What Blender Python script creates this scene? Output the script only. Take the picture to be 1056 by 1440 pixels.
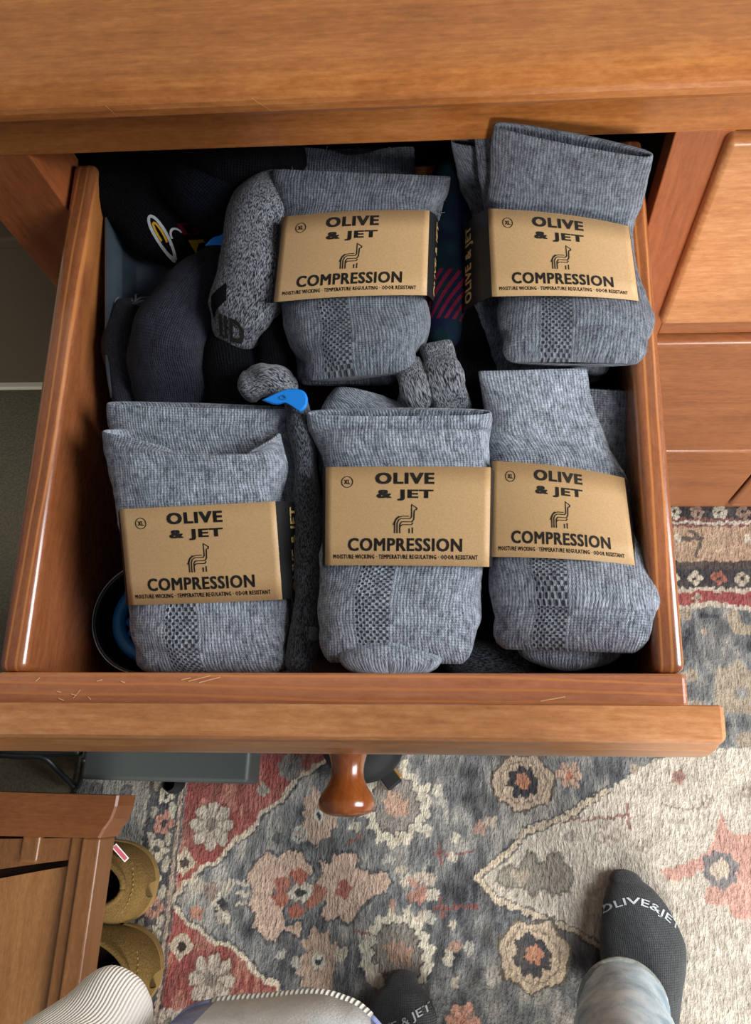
import bpy, bmesh, math, random
import numpy as np
from mathutils import Matrix, Vector, noise
from mathutils.bvhtree import BVHTree

for o in list(bpy.data.objects):
    bpy.data.objects.remove(o, do_unlink=True)
S = bpy.context.scene
COL = S.collection
random.seed(7)
rng = np.random.default_rng(7)

# ------------------------------------------------------------------ camera
cam = bpy.data.cameras.new('camera')
co = bpy.data.objects.new('camera', cam)
COL.objects.link(co)
RT = Matrix([[0.996763, 0.001447, -0.080378], [0.027396, -0.946102, 0.322708], [-0.075579, -0.323865, -0.94308]])
co.matrix_world = Matrix.Translation((0.0, -0.42, 1.2096)) @ (RT @ Matrix(((1, 0, 0), (0, -1, 0), (0, 0, -1)))).to_4x4()
cam.sensor_fit = 'HORIZONTAL'
cam.sensor_width = 36
cam.lens = 1150.0 / 1056 * 36
cam.shift_x = -(584.78 - 528) / 1056
cam.clip_start = 0.01
S.camera = co

# ------------------------------------------------------------------ world, daylight, exposure
w = bpy.data.worlds.new('room_ambient')
S.world = w
w.use_nodes = True
bg = w.node_tree.nodes['Background']
bg.inputs[0].default_value = (0.90, 0.94, 1.0, 1)
bg.inputs[1].default_value = 0.17


def area(name, loc, target, sx, sy, power, col):
    l = bpy.data.lights.new(name, 'AREA')
    l.shape = 'RECTANGLE'
    l.size, l.size_y, l.energy, l.color = sx, sy, power, col
    o = bpy.data.objects.new(name, l)
    COL.objects.link(o)
    o.location = loc
    o.rotation_euler = (Vector(target) - Vector(loc)).to_track_quat('-Z', 'Y').to_euler()
    return o


area('window_daylight', (0.62, -2.5, 1.65), (0.15, -0.2, 0.6), 0.7, 1.0, 105, (1.0, 0.97, 0.93))
area('window_daylight_side', (1.9, -0.45, 1.75), (0.0, -0.35, 0.6), 1.0, 1.3, 80, (0.95, 0.97, 1.0))

vs = S.view_settings
vs.view_transform = 'Standard'
vs.look = 'None'
vs.gamma = 1
vs.use_curve_mapping = False
vs.exposure = 0.0
S.display_settings.display_device = 'sRGB'


# ------------------------------------------------------------------ materials
def lin(r, g, b):
    f = lambda c: (c / 255 / 12.92) if c / 255 <= 0.04045 else ((c / 255 + 0.055) / 1.055) ** 2.4
    return (f(r), f(g), f(b), 1)


class NT:
    def __init__(s, name, rough=0.6, spec=0.5):
        s.m = bpy.data.materials.new(name)
        s.m.use_nodes = True
        s.t = s.m.node_tree
        s.b = s.t.nodes['Principled BSDF']
        s.b.inputs['Roughness'].default_value = rough
        s.b.inputs['Specular IOR Level'].default_value = spec

    def n(s, typ, **kw):
        nd = s.t.nodes.new(typ)
        for k, v in kw.items():
            if k.startswith('i_'):
                nd.inputs[k[2:].replace('_', ' ')].default_value = v
            else:
                setattr(nd, k, v)
        return nd

    def l(s, a, b):
        s.t.links.new(a, b)

    def math(s, op, a, b=None, c=None, clamp=False):
        nd = s.t.nodes.new('ShaderNodeMath')
        nd.operation = op
        nd.use_clamp = clamp
        for i, x in enumerate((a, b, c)):
            if x is None:
                continue
            if isinstance(x, (int, float)):
                nd.inputs[i].default_value = x
            else:
                s.l(x, nd.inputs[i])
        return nd.outputs[0]

    def mix(s, fac, a, b, blend='MIX'):
        nd = s.t.nodes.new('ShaderNodeMix')
        nd.data_type = 'RGBA'
        nd.blend_type = blend
        for k, x in ((0, fac), (6, a), (7, b)):
            if isinstance(x, (int, float, tuple)):
                nd.inputs[k].default_value = x
            else:
                s.l(x, nd.inputs[k])
        return nd.outputs[2]

    def ramp(s, fac, stops):
        nd = s.t.nodes.new('ShaderNodeValToRGB')
        cr = nd.color_ramp
        while len(cr.elements) < len(stops):
            cr.elements.new(0.5)
        for e, (p, c) in zip(cr.elements, stops):
            e.position = p
            e.color = c
        s.l(fac, nd.inputs[0])
        return nd.outputs[0]

    def noise(s, vec, scale, detail=3, rough=0.5, dist=0.0):
        nd = s.n('ShaderNodeTexNoise')
        nd.inputs['Scale'].default_value = scale
        nd.inputs['Detail'].default_value = detail
        nd.inputs['Roughness'].default_value = rough
        nd.inputs['Distortion'].default_value = dist
        s.l(vec, nd.inputs['Vector'])
        return nd.outputs[0]

    def map(s, vec, scale=(1, 1, 1), rot=(0, 0, 0), loc=(0, 0, 0)):
        nd = s.n('ShaderNodeMapping')
        nd.inputs['Scale'].default_value = scale
        nd.inputs['Rotation'].default_value = rot
        nd.inputs['Location'].default_value = loc
        s.l(vec, nd.inputs['Vector'])
        return nd.outputs[0]

    def bump(s, h, strength, dist, prev=None):
        nd = s.n('ShaderNodeBump')
        nd.inputs['Strength'].default_value = strength
        nd.inputs['Distance'].default_value = dist
        s.l(h, nd.inputs['Height'])
        if prev is not None:
            s.l(prev, nd.inputs['Normal'])
        return nd.outputs[0]

    def fin(s, color=None, normal=None, rough=None):
        if color is not None:
            if isinstance(color, tuple):
                s.b.inputs['Base Color'].default_value = color
            else:
                s.l(color, s.b.inputs['Base Color'])
        if normal is not None:
            s.l(normal, s.b.inputs['Normal'])
        if rough is not None:
            s.l(rough, s.b.inputs['Roughness'])
        return s.m

    def obj(s):
        return s.n('ShaderNodeTexCoord').outputs['Object']

    def uv(s):
        return s.n('ShaderNodeTexCoord').outputs['UV']


def wood(name, c0, c1, c2, axis, rough=0.34, streaks=0.0, coat=0.25):
    k = NT(name, rough, 0.5)
    v = k.obj()
    sc = [1, 1, 1]
    sc['xyz'.index(axis)] = 0.07
    mp = k.map(v, tuple(sc))
    n1 = k.noise(mp, 55, 5, 0.6, 0.6)
    n2 = k.noise(mp, 420, 3, 0.6)
    n3 = k.noise(v, 7, 3, 0.5, 0.3)
    sc2 = [1, 1, 1]
    sc2['xyz'.index(axis)] = 0.35
    n4 = k.noise(k.map(v, tuple(sc2)), 260, 4, 0.75)
    a = k.math('MULTIPLY', n1, 0.26)
    a = k.math('MULTIPLY_ADD', n2, 0.20, a)
    a = k.math('MULTIPLY_ADD', n3, 0.24, a)
    a = k.math('MULTIPLY_ADD', n4, 0.30, a)
    col = k.ramp(a, [(0.34, c0), (0.5, c1), (0.66, c2)])
    if streaks:
        wv = k.n('ShaderNodeTexWave', wave_type='BANDS', bands_direction='X' if axis != 'x' else 'Y')
        wv.inputs['Scale'].default_value = 46
        wv.inputs['Distortion'].default_value = 3.2
        wv.inputs['Detail'].default_value = 2.0
        wv.inputs['Detail Scale'].default_value = 0.7
        sc3 = [1, 1, 0.4]
        sc3['xyz'.index(axis)] = 0.18
        k.l(k.map(v, tuple(sc3)), wv.inputs['Vector'])
        f = k.ramp(wv.outputs[0], [(0.78, (0, 0, 0, 1)), (0.97, (1, 1, 1, 1))])
        f2 = k.math('MULTIPLY', f, streaks)
        col = k.mix(f2, col, lin(205, 132, 70))
    k.b.inputs['Coat Weight'].default_value = coat
    k.b.inputs['Coat Roughness'].default_value = 0.2
    nb = k.bump(k.math('ADD', n2, n4), 0.10, 0.0006)
    r = k.math('MULTIPLY_ADD', n4, 0.25, rough - 0.1)
    return k.fin(col, nb, r)


M = {}
WC = (lin(124, 70, 28), lin(166, 100, 46), lin(198, 132, 70))
M['wood_x'] = wood('maple_grain_across', *WC, 'x')
M['wood_z'] = wood('maple_grain_upright', lin(120, 62, 30), lin(152, 84, 44), lin(172, 102, 58), 'z', 0.42)
M['wood_front'] = wood('maple_drawer_front', lin(140, 88, 48), lin(178, 119, 72), lin(206, 151, 104), 'x')
M['wood_lower'] = wood('maple_lower_front', lin(112, 64, 34), lin(142, 86, 48), lin(164, 106, 64), 'x', 0.4)
M['wood_drawer_y'] = wood('drawer_side_wood', lin(108, 60, 31), lin(134, 78, 45), lin(154, 96, 59), 'y', 0.26, 0.55, 0.8)
M['wood_drawer_x'] = wood('drawer_box_wood', lin(146, 86, 54), lin(174, 110, 74), lin(192, 132, 94), 'x', 0.34, 0.6, 0.35)
M['wood_knob'] = wood('knob_wood', lin(110, 50, 18), lin(142, 74, 28), lin(168, 98, 46), 'y', 0.18, 0, 0.8)
M['wood_bench_y'] = wood('bench_wood_long', lin(88, 54, 25), lin(108, 70, 36), lin(128, 88, 50), 'y', 0.4)
M['wood_bench_x'] = wood('bench_wood_rail', lin(84, 46, 18), lin(102, 58, 24), lin(118, 72, 33), 'x', 0.4)
M['wood_bench_panel'] = wood('bench_panel_wood', lin(104, 68, 36), lin(128, 87, 48), lin(150, 108, 66), 'y', 0.4)
M['wood_dark'] = wood('carcass_wood', lin(58, 30, 14), lin(74, 40, 20), lin(92, 52, 28), 'x', 0.6)


def knit(name, dark, light, rib=0.0022, stitch=0.0016, lattice=None, contrast=1.0, heather=1.0, bumpk=0.8, sheen=0.15):
    k = NT(name, 0.95, 0.12)
    k.b.inputs['Sheen Weight'].default_value = sheen
    k.b.inputs['Sheen Roughness'].default_value = 0.6
    uv = k.uv()
    sp = k.n('ShaderNodeSeparateXYZ')
    k.l(uv, sp.inputs[0])
    u, v = sp.outputs[0], sp.outputs[1]
    n_big = k.noise(k.map(uv, (1, 0.55, 1)), 110, 4, 0.7)
    n_mid = k.noise(k.map(uv, (1.0, 0.32, 1)), 560, 3, 0.65)
    n_fine = k.noise(k.map(uv, (1.0, 0.45, 1)), 1700, 2, 0.6)
    wob = k.math('MULTIPLY_ADD', n_mid, 0.0011, -0.00055)
    ur = k.math('ADD', u, wob)
    ribw = k.math('SINE', k.math('MULTIPLY', ur, 6.2832 / rib))
    st = k.math('SINE', k.math('ADD', k.math('MULTIPLY', v, 6.2832 / stitch), k.math('MULTIPLY', k.math('ABSOLUTE', ribw), 2.2)))
    a = k.math('MULTIPLY_ADD', n_big, 1.0 * heather, 0.5 - 0.5 * heather)
    n_blot = k.noise(k.map(uv, (1, 0.8, 1)), 260, 2, 0.6)
    a = k.math('ADD', a, k.math('MULTIPLY_ADD', n_blot, 0.9 * heather, -0.45 * heather))
    a = k.math('ADD', a, k.math('MULTIPLY_ADD', n_mid, 0.8 * heather, -0.4 * heather))
    a = k.math('ADD', a, k.math('MULTIPLY_ADD', n_fine, 1.0 * heather, -0.5 * heather))
    a = k.math('MULTIPLY_ADD', ribw, 0.055, a)
    a = k.math('MULTIPLY_ADD', st, 0.03, a)
    half = 0.38 / contrast
    col = k.ramp(a, [(max(0, 0.5 - half), dark), (min(1, 0.5 + half), light)])
    h = k.math('MULTIPLY_ADD', ribw, 0.34, k.math('MULTIPLY', st, 0.22))
    h = k.math('MULTIPLY_ADD', n_fine, 1.2, h)
    h = k.math('MULTIPLY_ADD', n_mid, 0.8, h)
    if lattice:
        u0, hw, vmax = lattice
        inu = k.math('LESS_THAN', k.math('ABSOLUTE', k.math('SUBTRACT', u, u0)), hw)
        inv = k.math('LESS_THAN', v, vmax)
        msk = k.math('MULTIPLY', inu, inv)
        la = k.math('MULTIPLY', k.math('SINE', k.math('MULTIPLY', ur, 6.2832 / 0.0042)), k.math('SINE', k.math('MULTIPLY', v, 6.2832 / 0.0038)))
        holes = k.math('GREATER_THAN', k.math('MULTIPLY_ADD', n_mid, 0.9, k.math('ADD', la, -0.45)), 0.16)
        f = k.math('MULTIPLY', k.math('MULTIPLY', holes, msk), 0.92)
        col = k.mix(f, col, lin(20, 22, 27))
        h = k.math('SUBTRACT', h, k.math('MULTIPLY', f, 2.2))
    nb = k.bump(h, bumpk, 0.0013)
    return k.fin(col, nb)


def marl(name, dark, light, ang=0.6):
    k = NT(name, 0.95, 0.15)
    k.b.inputs['Sheen Weight'].default_value = 0.2
    uv = k.uv()
    n1 = k.noise(k.map(uv, (1.0, 0.4, 1), (0, 0, ang)), 1200, 2, 0.6)
    n2 = k.noise(k.map(uv, (1.0, 0.5, 1), (0, 0, -ang)), 420, 3, 0.6)
    a = k.math('ADD', k.math('MULTIPLY', n1, 0.75), k.math('MULTIPLY', n2, 0.35))
    col = k.ramp(a, [(0.47, dark), (0.64, light), (0.80, light)])
    return k.fin(col, k.bump(a, 0.8, 0.0018))


def plain(name, c, rough=0.6, spec=0.4, bump=0.0, bscale=600, var=0.0, metal=0.0):
    k = NT(name, rough, spec)
    k.b.inputs['Metallic'].default_value = metal
    v = k.obj()
    n = k.noise(v, bscale, 3, 0.6)
    col = c
    if var:
        d = tuple(x * (1 - var) for x in c[:3]) + (1,)
        e = tuple(min(1, x * (1 + var)) for x in c[:3]) + (1,)
        col = k.mix(k.ramp(n, [(0.3, (0, 0, 0, 1)), (0.7, (1, 1, 1, 1))]), d, e)
    return k.fin(col, k.bump(n, bump, 0.001) if bump else None)


GD, GL = lin(60, 67, 79), lin(182, 190, 203)
M['knit'] = knit('grey_wool_knit', GD, GL, lattice=(0.013, 0.0105, 0.062))
M['knit_plain'] = knit('grey_wool_knit_plain', GD, GL)
M['knit_shaded'] = knit('grey_wool_knit_shaded', lin(47, 52, 60), lin(134, 141, 152), lattice=(0.013, 0.0105, 0.058))  # same grey wool for the back row, shade under the apron put into its colour
M['knit_shaded_plain'] = knit('grey_wool_knit_shaded_plain', lin(47, 52, 60), lin(134, 141, 152))
M['charcoal'] = knit('charcoal_terry_knit', lin(20, 22, 30), lin(54, 56, 68), rib=0.0016, heather=0.7, sheen=0.05)
M['black_knit'] = knit('black_knit', lin(5, 6, 8), lin(18, 19, 25), heather=0.6, sheen=0.0)
M['navy_fleece'] = knit('navy_fleece', lin(7, 8, 13), lin(24, 27, 38), heather=0.7, sheen=0.0)
M['foot_knit'] = knit('dark_grey_sock_knit', lin(38, 41, 43), lin(82, 86, 88), rib=0.0026, stitch=0.0026, heather=0.55, bumpk=0.8)
M['marl'] = marl('black_white_marl', lin(20, 22, 25), lin(132, 136, 142))
M['marl_dark'] = marl('dark_marl', lin(20, 22, 26), lin(92, 98, 106), 0.9)
M['fuzz'] = plain('loose_wool_fibre', lin(165, 170, 178), 0.9, 0.1)
M['kraft'] = plain('kraft_card', lin(178, 145, 102), 0.5, 0.35, 0.05, 900, 0.10)
M['kraft_edge'] = plain('kraft_card_inside', lin(196, 168, 120), 0.7, 0.2)
M['black_card'] = plain('black_printed_card', lin(30, 30, 31), 0.38, 0.5, 0.03, 500, 0.1)
M['ink'] = plain('black_ink', lin(34, 31, 27), 0.55, 0.3)
M['gold'] = plain('kraft_gold_lettering', lin(206, 176, 112), 0.5, 0.3)
M['white'] = plain('white_thread', lin(180, 184, 186), 0.8, 0.2)
M['yellow'] = plain('yellow_thread', lin(196, 152, 36), 0.8, 0.2, 0.3, 2500, 0.2)
M['grey_thread'] = plain('pale_grey_thread', lin(118, 122, 130), 0.9, 0.1, 0.3, 2500, 0.2)
M['foot_letter'] = plain('white_sock_lettering', lin(196, 204, 208), 0.9, 0.1, 0.3, 2500, 0.12)
M['red_thread'] = plain('dark_red_thread', lin(96, 22, 34), 0.9, 0.1, 0.3, 2500, 0.2)
M['blue'] = plain('bright_blue_plastic', lin(14, 128, 222), 0.28, 0.5)
M['blue_dark'] = plain('blue_silicone', lin(24, 108, 172), 0.4, 0.4)
M['tin'] = plain('black_lacquered_tin', lin(20, 21, 23), 0.3, 0.6)
M['steel'] = plain('bare_steel_rim', lin(150, 154, 160), 0.3, 0.6, metal=0.9)
M['bar'] = plain('grey_green_metal', lin(62, 68, 66), 0.5, 0.5, 0.05, 300, 0.06)
M['rubber'] = plain('black_rubber', lin(20, 21, 22), 0.7, 0.3)
M['suede'] = plain('tan_suede', lin(104, 82, 46), 0.95, 0.08, 0.9, 420, 0.28)
M['suede_edge'] = plain('tan_stitching', lin(134, 108, 64), 0.85, 0.2)
M['lining'] = plain('dark_slipper_lining', lin(26, 20, 16), 0.95, 0.1, 0.4, 900, 0.3)
M['tag_white'] = plain('white_tag', lin(214, 206, 206), 0.7, 0.2)
M['tag_red'] = plain('red_tag_print', lin(170, 82, 92), 0.7, 0.2)
M['box'] = plain('taupe_card_box', lin(76, 65, 51), 0.75, 0.2, 0.05, 200, 0.06)
M['box_rim'] = plain('pale_box_rim', lin(176, 170, 152), 0.5, 0.4)
M['carpet'] = plain('olive_grey_carpet', lin(88, 83, 68), 0.98, 0.05, 1.0, 260, 0.22)
M['wall'] = plain('warm_wall_paint', lin(176, 168, 152), 0.85, 0.2, 0.05, 300, 0.03)
M['dark_metal'] = plain('black_painted_wire', lin(30, 34, 34), 0.45, 0.5)
M['gold_metal'] = plain('brass_trim', lin(150, 112, 50), 0.4, 0.5)


def plaid():
    k = NT('navy_plaid_knit', 0.95, 0.15)
    uv = k.uv()
    sp = k.n('ShaderNodeSeparateXYZ')
    k.l(uv, sp.inputs[0])
    u, v = sp.outputs[0], sp.outputs[1]
    n = k.noise(uv, 700, 3, 0.6)
    base = k.mix(k.ramp(k.noise(uv, 30, 2), [(0.42, (0, 0, 0, 1)), (0.6, (1, 1, 1, 1))]), lin(16, 22, 48), lin(14, 40, 44))
    d = k.math('ADD', k.math('MULTIPLY', u, 1.0), k.math('MULTIPLY', v, 0.62))
    s1 = k.math('GREATER_THAN', k.math('SINE', k.math('MULTIPLY', d, 6.2832 / 0.0068)), 0.15)
    rows = k.math('MULTIPLY', k.math('LESS_THAN', v, 0.044), k.math('GREATER_THAN', v, 0.008))
    f = k.math('MULTIPLY', k.math('MULTIPLY', s1, rows), k.math('MULTIPLY_ADD', n, 0.5, 0.55))
    col = k.mix(f, base, lin(112, 20, 46))
    return k.fin(col, k.bump(n, 0.6, 0.0012))


M['plaid'] = plaid()


def denim(name, c0, c1, c2, sc=26):
    k = NT(name, 0.9, 0.15)
    v = k.obj()
    n = k.noise(v, sc, 4, 0.6, 0.4)
    n2 = k.noise(v, 900, 2, 0.6)
    a = k.math('MULTIPLY_ADD', n2, 0.25, k.math('MULTIPLY', n, 0.75))
    col = k.ramp(a, [(0.36, c0), (0.5, c1), (0.64, c2)])
    return k.fin(col, k.bump(n2, 0.4, 0.0008))


M['jeans'] = denim('washed_blue_denim', lin(146, 166, 178), lin(182, 199, 207), lin(214, 224, 227))
M['jeans_hem'] = denim('worn_denim_hem', lin(128, 138, 134), lin(150, 158, 152), lin(176, 182, 172), 90)
M['patch_grey'] = denim('pale_grey_cloth', lin(198, 206, 210), lin(212, 219, 223), lin(224, 230, 233), 60)
M['patch_blue'] = denim('lavender_blue_denim', lin(112, 124, 168), lin(136, 146, 186), lin(160, 170, 200), 80)


def striped(name, c0, c1, period, axis=0, rot=0.0, bk=0.9):
    k = NT(name, 0.9, 0.15)
    sp = k.n('ShaderNodeSeparateXYZ')
    k.l(k.map(k.uv(), rot=(0, 0, rot)), sp.inputs[0])
    s = k.math('SINE', k.math('MULTIPLY', sp.outputs[axis], 6.2832 / period))
    f = k.math('MULTIPLY_ADD', s, 0.5, 0.5)
    return k.fin(k.mix(f, c0, c1), k.bump(f, bk, 0.0012))


M['corduroy'] = striped('cream_corduroy', lin(216, 211, 202), lin(240, 237, 230), 0.0016, 0, 0.0, 0.5)
M['rope_hem'] = striped('frayed_twill_hem', lin(176, 174, 164), lin(226, 224, 216), 0.0022, 1)


def pouch():
    k = NT('smoky_plastic_pouch', 0.3, 0.5)
    k.b.inputs['Transmission Weight'].default_value = 0.25
    k.b.inputs['IOR'].default_value = 1.2
    n = k.noise(k.obj(), 40, 3, 0.5)
    return k.fin(k.mix(n, lin(54, 66, 74), lin(86, 98, 106)), k.bump(n, 0.3, 0.003))


M['pouch'] = pouch()


def rug_mat():
    k = NT('faded_oriental_rug', 0.97, 0.05)
    at = k.n('ShaderNodeVertexColor', layer_name='pattern')
    v = k.obj()
    n1 = k.noise(k.map(v, (1, 0.30, 1)), 260, 3, 0.65)
    n2 = k.noise(k.map(v, (1, 0.6, 1), (0, 0, 0.25)), 330, 3, 0.7)
    n3 = k.noise(v, 22, 4, 0.6)
    a = k.math('ADD', k.math('MULTIPLY', n1, 0.8), k.math('MULTIPLY', n2, 0.5))
    g = k.ramp(a, [(0.40, (0.52, 0.52, 0.52, 1)), (0.90, (1.32, 1.32, 1.32, 1))])
    c = k.mix(1.0, at.outputs[0], g, 'MULTIPLY')
    c = k.mix(k.math('MULTIPLY', k.ramp(n3, [(0.45, (0, 0, 0, 1)), (0.75, (1, 1, 1, 1))]), 0.22), c, lin(150, 142, 126))
    return k.fin(c, k.bump(a, 1.0, 0.006))


M['rug'] = rug_mat()

# ------------------------------------------------------------------ builders
ROOT = {}
XD, DR, MU, DO = [np.array(q) for q in ((0.999888, 0.014961, -0.0), (-0.014946, 0.998905, 0.044322), (0.000663, -0.044317, 0.999017), (-0.00034, -0.39719, 0.69545))]


def dw(p):
    """drawer coordinates (across, inward, up) to world"""
    p = np.atleast_2d(np.asarray(p, float))
    return DO + p[:, :1] * XD + p[:, 1:2] * DR + p[:, 2:3] * MU


def tag(o, label, cat=None, group=None, kind=None):
    if label:
        o['label'] = label
    if cat:
        o['category'] = cat
    if group:
        o['group'] = group
    if kind:
        o['kind'] = kind
    return o


def thing(name, loc, label, cat, group=None):
    o = bpy.data.objects.new(name, None)
    o.empty_display_size = 0.05
    COL.objects.link(o)
    o.location = loc
    ROOT[o.name] = np.array(loc, float)
    return tag(o, label, cat, group)


def mk(name, V, F, mat, parent=None, uv=None, smooth=True, fmats=None):
    V = np.asarray(V, float)
    if parent is not None:
        root = ROOT[parent.name]
    else:
        root = np.array([V[:, 0].mean(), V[:, 1].mean(), V[:, 2].min()])
    me = bpy.data.meshes.new(name)
    me.from_pydata((V - root).tolist(), [], [list(f) for f in F])
    if uv is not None:
        lay = me.uv_layers.new(name='UVMap')
        lay.data.foreach_set('uv', np.asarray(uv, np.float32).ravel())
    mats = mat if isinstance(mat, (list, tuple)) else [mat]
    for q in mats:
        me.materials.append(M[q] if isinstance(q, str) else q)
    if fmats is not None:
        me.polygons.foreach_set('material_index', fmats)
    if smooth:
        me.polygons.foreach_set('use_smooth', [True] * len(me.polygons))
    me.update()
    o = bpy.data.objects.new(name, me)
    COL.objects.link(o)
    if parent is not None:
        o.parent = parent
    else:
        o.location = root
    ROOT[o.name] = root
    return o


def bbox(x0, x1, y0, y1, z0, z1, bev=0.002, seg=2):
    bm = bmesh.new()
    bmesh.ops.create_cube(bm, size=1)
    for v in bm.verts:
        v.co = (x0 + (v.co.x + .5) * (x1 - x0), y0 + (v.co.y + .5) * (y1 - y0), z0 + (v.co.z + .5) * (z1 - z0))
    if bev:
        bmesh.ops.bevel(bm, geom=bm.edges[:], offset=bev, segments=seg, affect='EDGES', profile=0.5)
    bm.verts.index_update()
    V = np.array([v.co[:] for v in bm.verts])
    F = [[v.index for v in f.verts] for f in bm.faces]
    bm.free()
    return V, F


def box(name, mat, parent, x0, x1, y0, y1, z0, z1, bev=0.002, seg=2, fn=None):
    V, F = bbox(x0, x1, y0, y1, z0, z1, bev, seg)
    if fn:
        V = fn(V)
    o = mk(name, V, F, mat, parent, smooth=False)
    o.data.polygons.foreach_set('use_smooth', [p.area < 0.25 * bev * max(x1 - x0, y1 - y0, z1 - z0) * 8 and bev > 0.003 for p in o.data.polygons])
    return o


def extrude(prof, axis_pts, n=None):
    """profile polygon (list of 3D offsets) swept between two points"""
    a, b = [np.array(p, float) for p in axis_pts]
    P = np.array(prof, float)
    V = np.vstack([P + a, P + b])
    k = len(P)
    F = [[i, (i + 1) % k, k + (i + 1) % k, k + i] for i in range(k)]
    F += [list(range(k))[::-1], list(range(k, 2 * k))]
    return V, F


def catmull(A, n):
    A = np.asarray(A, float)
    k = len(A)
    if k == 2:
        t = np.linspace(0, 1, n)[:, None]
        return A[0] * (1 - t) + A[1] * t
    P = np.vstack([2 * A[0] - A[1], A, 2 * A[-1] - A[-2]])
    out = []
    for s in np.linspace(0, k - 1, n):
        i = min(int(s), k - 2)
        t = s - i
        p0, p1, p2, p3 = P[i], P[i + 1], P[i + 2], P[i + 3]
        out.append(0.5 * ((2 * p1) + (-p0 + p2) * t + (2 * p0 - 5 * p1 + 4 * p2 - p3) * t * t + (-p0 + 3 * p1 - 3 * p2 + p3) * t ** 3))
    return np.array(out)


def nz(v):
    return v / max(1e-9, np.linalg.norm(v))


def loft(Cc, RX, RZ, n=32, e=2.6, end0='fold', end1='fold', lump=0.0, lscale=40, seed=0, dip=None, depth=0.02, nring=5, wrinkle=0.0, toe_k=0.8):
    """closed tube through sections: centre, half-width vector, half-thickness vector"""
    Cc, RX, RZ = [np.array(q, float) for q in (Cc, RX, RZ)]
    rings = []          # (c, rx, rz, tangent, tagv)

    def cap(c, rx, rz, d, kind):
        out = []
        if kind == 'fold':
            t = np.linalg.norm(rz)
            for j in range(1, nring + 1):
                ph = j / nring * math.pi / 2
                out.append((c + d * t * math.sin(ph), rx * (1 - 0.05 * math.sin(ph) ** 2 - 0.13 * math.sin(ph) ** 6), rz * max(0.02, math.cos(ph))))
        elif kind == 'toe':
            t = np.linalg.norm(rx) * toe_k
            for j in range(1, nring + 2):
                ph = j / (nring + 1) * math.pi / 2
                out.append((c + d * t * math.sin(ph), rx * max(0.02, math.cos(ph)), rz * max(0.03, math.cos(ph) ** 0.8)))
        elif kind == 'open':
            lip = 0.0011
            w, t = np.linalg.norm(rx), np.linalg.norm(rz)
            for q, s in ((0.7, 0.35), (1.0, 1.0), (0.7, 1.7), (0.0, 2.0)):
                out.append((c + d * lip * q, rx * (w - lip * s) / w, rz * max(0.06, (t - lip * s) / t)))
            for q in (0.3, 0.6, 1.0):
                out.append((c - d * depth * q, rx * (0.97 - .04 * q), rz * (1 - 0.75 * q) * max(0.1, (t - 2 * lip) / t)))
        return out
    T = np.gradient(Cc, axis=0)
    body = [(Cc[i], RX[i], RZ[i]) for i in range(len(Cc))]
    pre = cap(*body[0], -nz(T[0]), end0)[::-1]
    post = cap(*body[-1], nz(T[-1]), end1)
    allr = pre + body + post
    th = -math.pi / 2 + 2 * math.pi * np.arange(n) / n
    cs, sn = np.cos(th), np.sin(th)
    px = np.sign(cs) * np.abs(cs) ** (2 / e)
    pz = np.sign(sn) * np.abs(sn) ** (2 / e)
    V, U, vv = [], [], []
    acc = 0
    for i, (c, rx, rz) in enumerate(allr):
        ring = c + px[:, None] * rx + pz[:, None] * rz
        if i:
            acc += np.linalg.norm(c - allr[i - 1][0])
        if dip and i >= len(pre) + len(body) - 8:
            k = min(1.0, (i - (len(pre) + len(body) - 8)) / 7)
            up = np.clip(pz, 0, 1)
            g = np.exp(-np.abs(px - dip[1]) / dip[2])
            ring = ring - nz(T[-1]) * (dip[0] * k * up * g)[:, None]
        V.append(ring)
        sl = np.linalg.norm(np.roll(ring, -1, 0) - ring, axis=1)
        cum = np.concatenate([[0], np.cumsum(sl)])
        U.append(cum - cum[n // 2])
        vv.append(acc)
    v0 = vv[len(pre)]
    V = np.array(V)
    if lump or wrinkle:
        for i in range(V.shape[0]):
            c = allr[i][0]
            ib = min(max(i - len(pre), 0), len(body) - 1)
            fk = min(1.0, np.linalg.norm(body[ib][2]) / 0.015) ** 1.5
            for j in range(n):
                p = V[i, j]
                d = nz(p - c)
                q = Vector(p * lscale) + Vector((seed * 7.3, seed * 3.1, 0))
                V[i, j] = p + d * fk * (lump * noise.noise(q) + wrinkle * noise.noise(q * 3.1))
    m = V.shape[0]
    F, UV = [], []
    for i in range(m - 1):
        for j in range(n):
            k = (j + 1) % n
            F.append([i * n + j, i * n + k, (i + 1) * n + k, (i + 1) * n + j])
            UV += [(U[i][j], vv[i] - v0), (U[i][j + 1], vv[i] - v0), (U[i + 1][j + 1], vv[i + 1] - v0), (U[i + 1][j], vv[i + 1] - v0)]
    F.append(list(range(n))[::-1])
    UV += [(U[0][j], vv[0] - v0) for j in range(n)][::-1]
    F.append([(m - 1) * n + j for j in range(n)])
    UV += [(U[-1][j], vv[-1] - v0) for j in range(n)]
    return V.reshape(-1, 3), F, UV


def join(parts):
    V, F, UV, o = [], [], [], 0
    for v, f, u in parts:
        V.append(v)
        F += [[i + o for i in q] for q in f]
        UV += u
        o += len(v)
    return np.vstack(V), F, UV


def sections(st, m=40):
    """stations (left point, right point, half thickness) to loft sections"""
    A = catmull(np.array(st, float), m)
    L, Rr, t = A[:, :3], A[:, 3:6], A[:, 6]
    c, rx = (L + Rr) / 2, (Rr - L) / 2
    T = np.gradient(c, axis=0)
    rz = np.array([nz(np.cross(rx[i], T[i])) for i in range(m)])
    rz *= np.where(rz[:, 2:3] < 0, -1, 1)
    return c, rx, rz * t[:, None]


def flat(st, m=40, **kw):
    c, rx, rz = sections(st, m)
    V, F, UV = loft(c, rx, rz, **kw)
    return dw(V), F, UV


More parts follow.
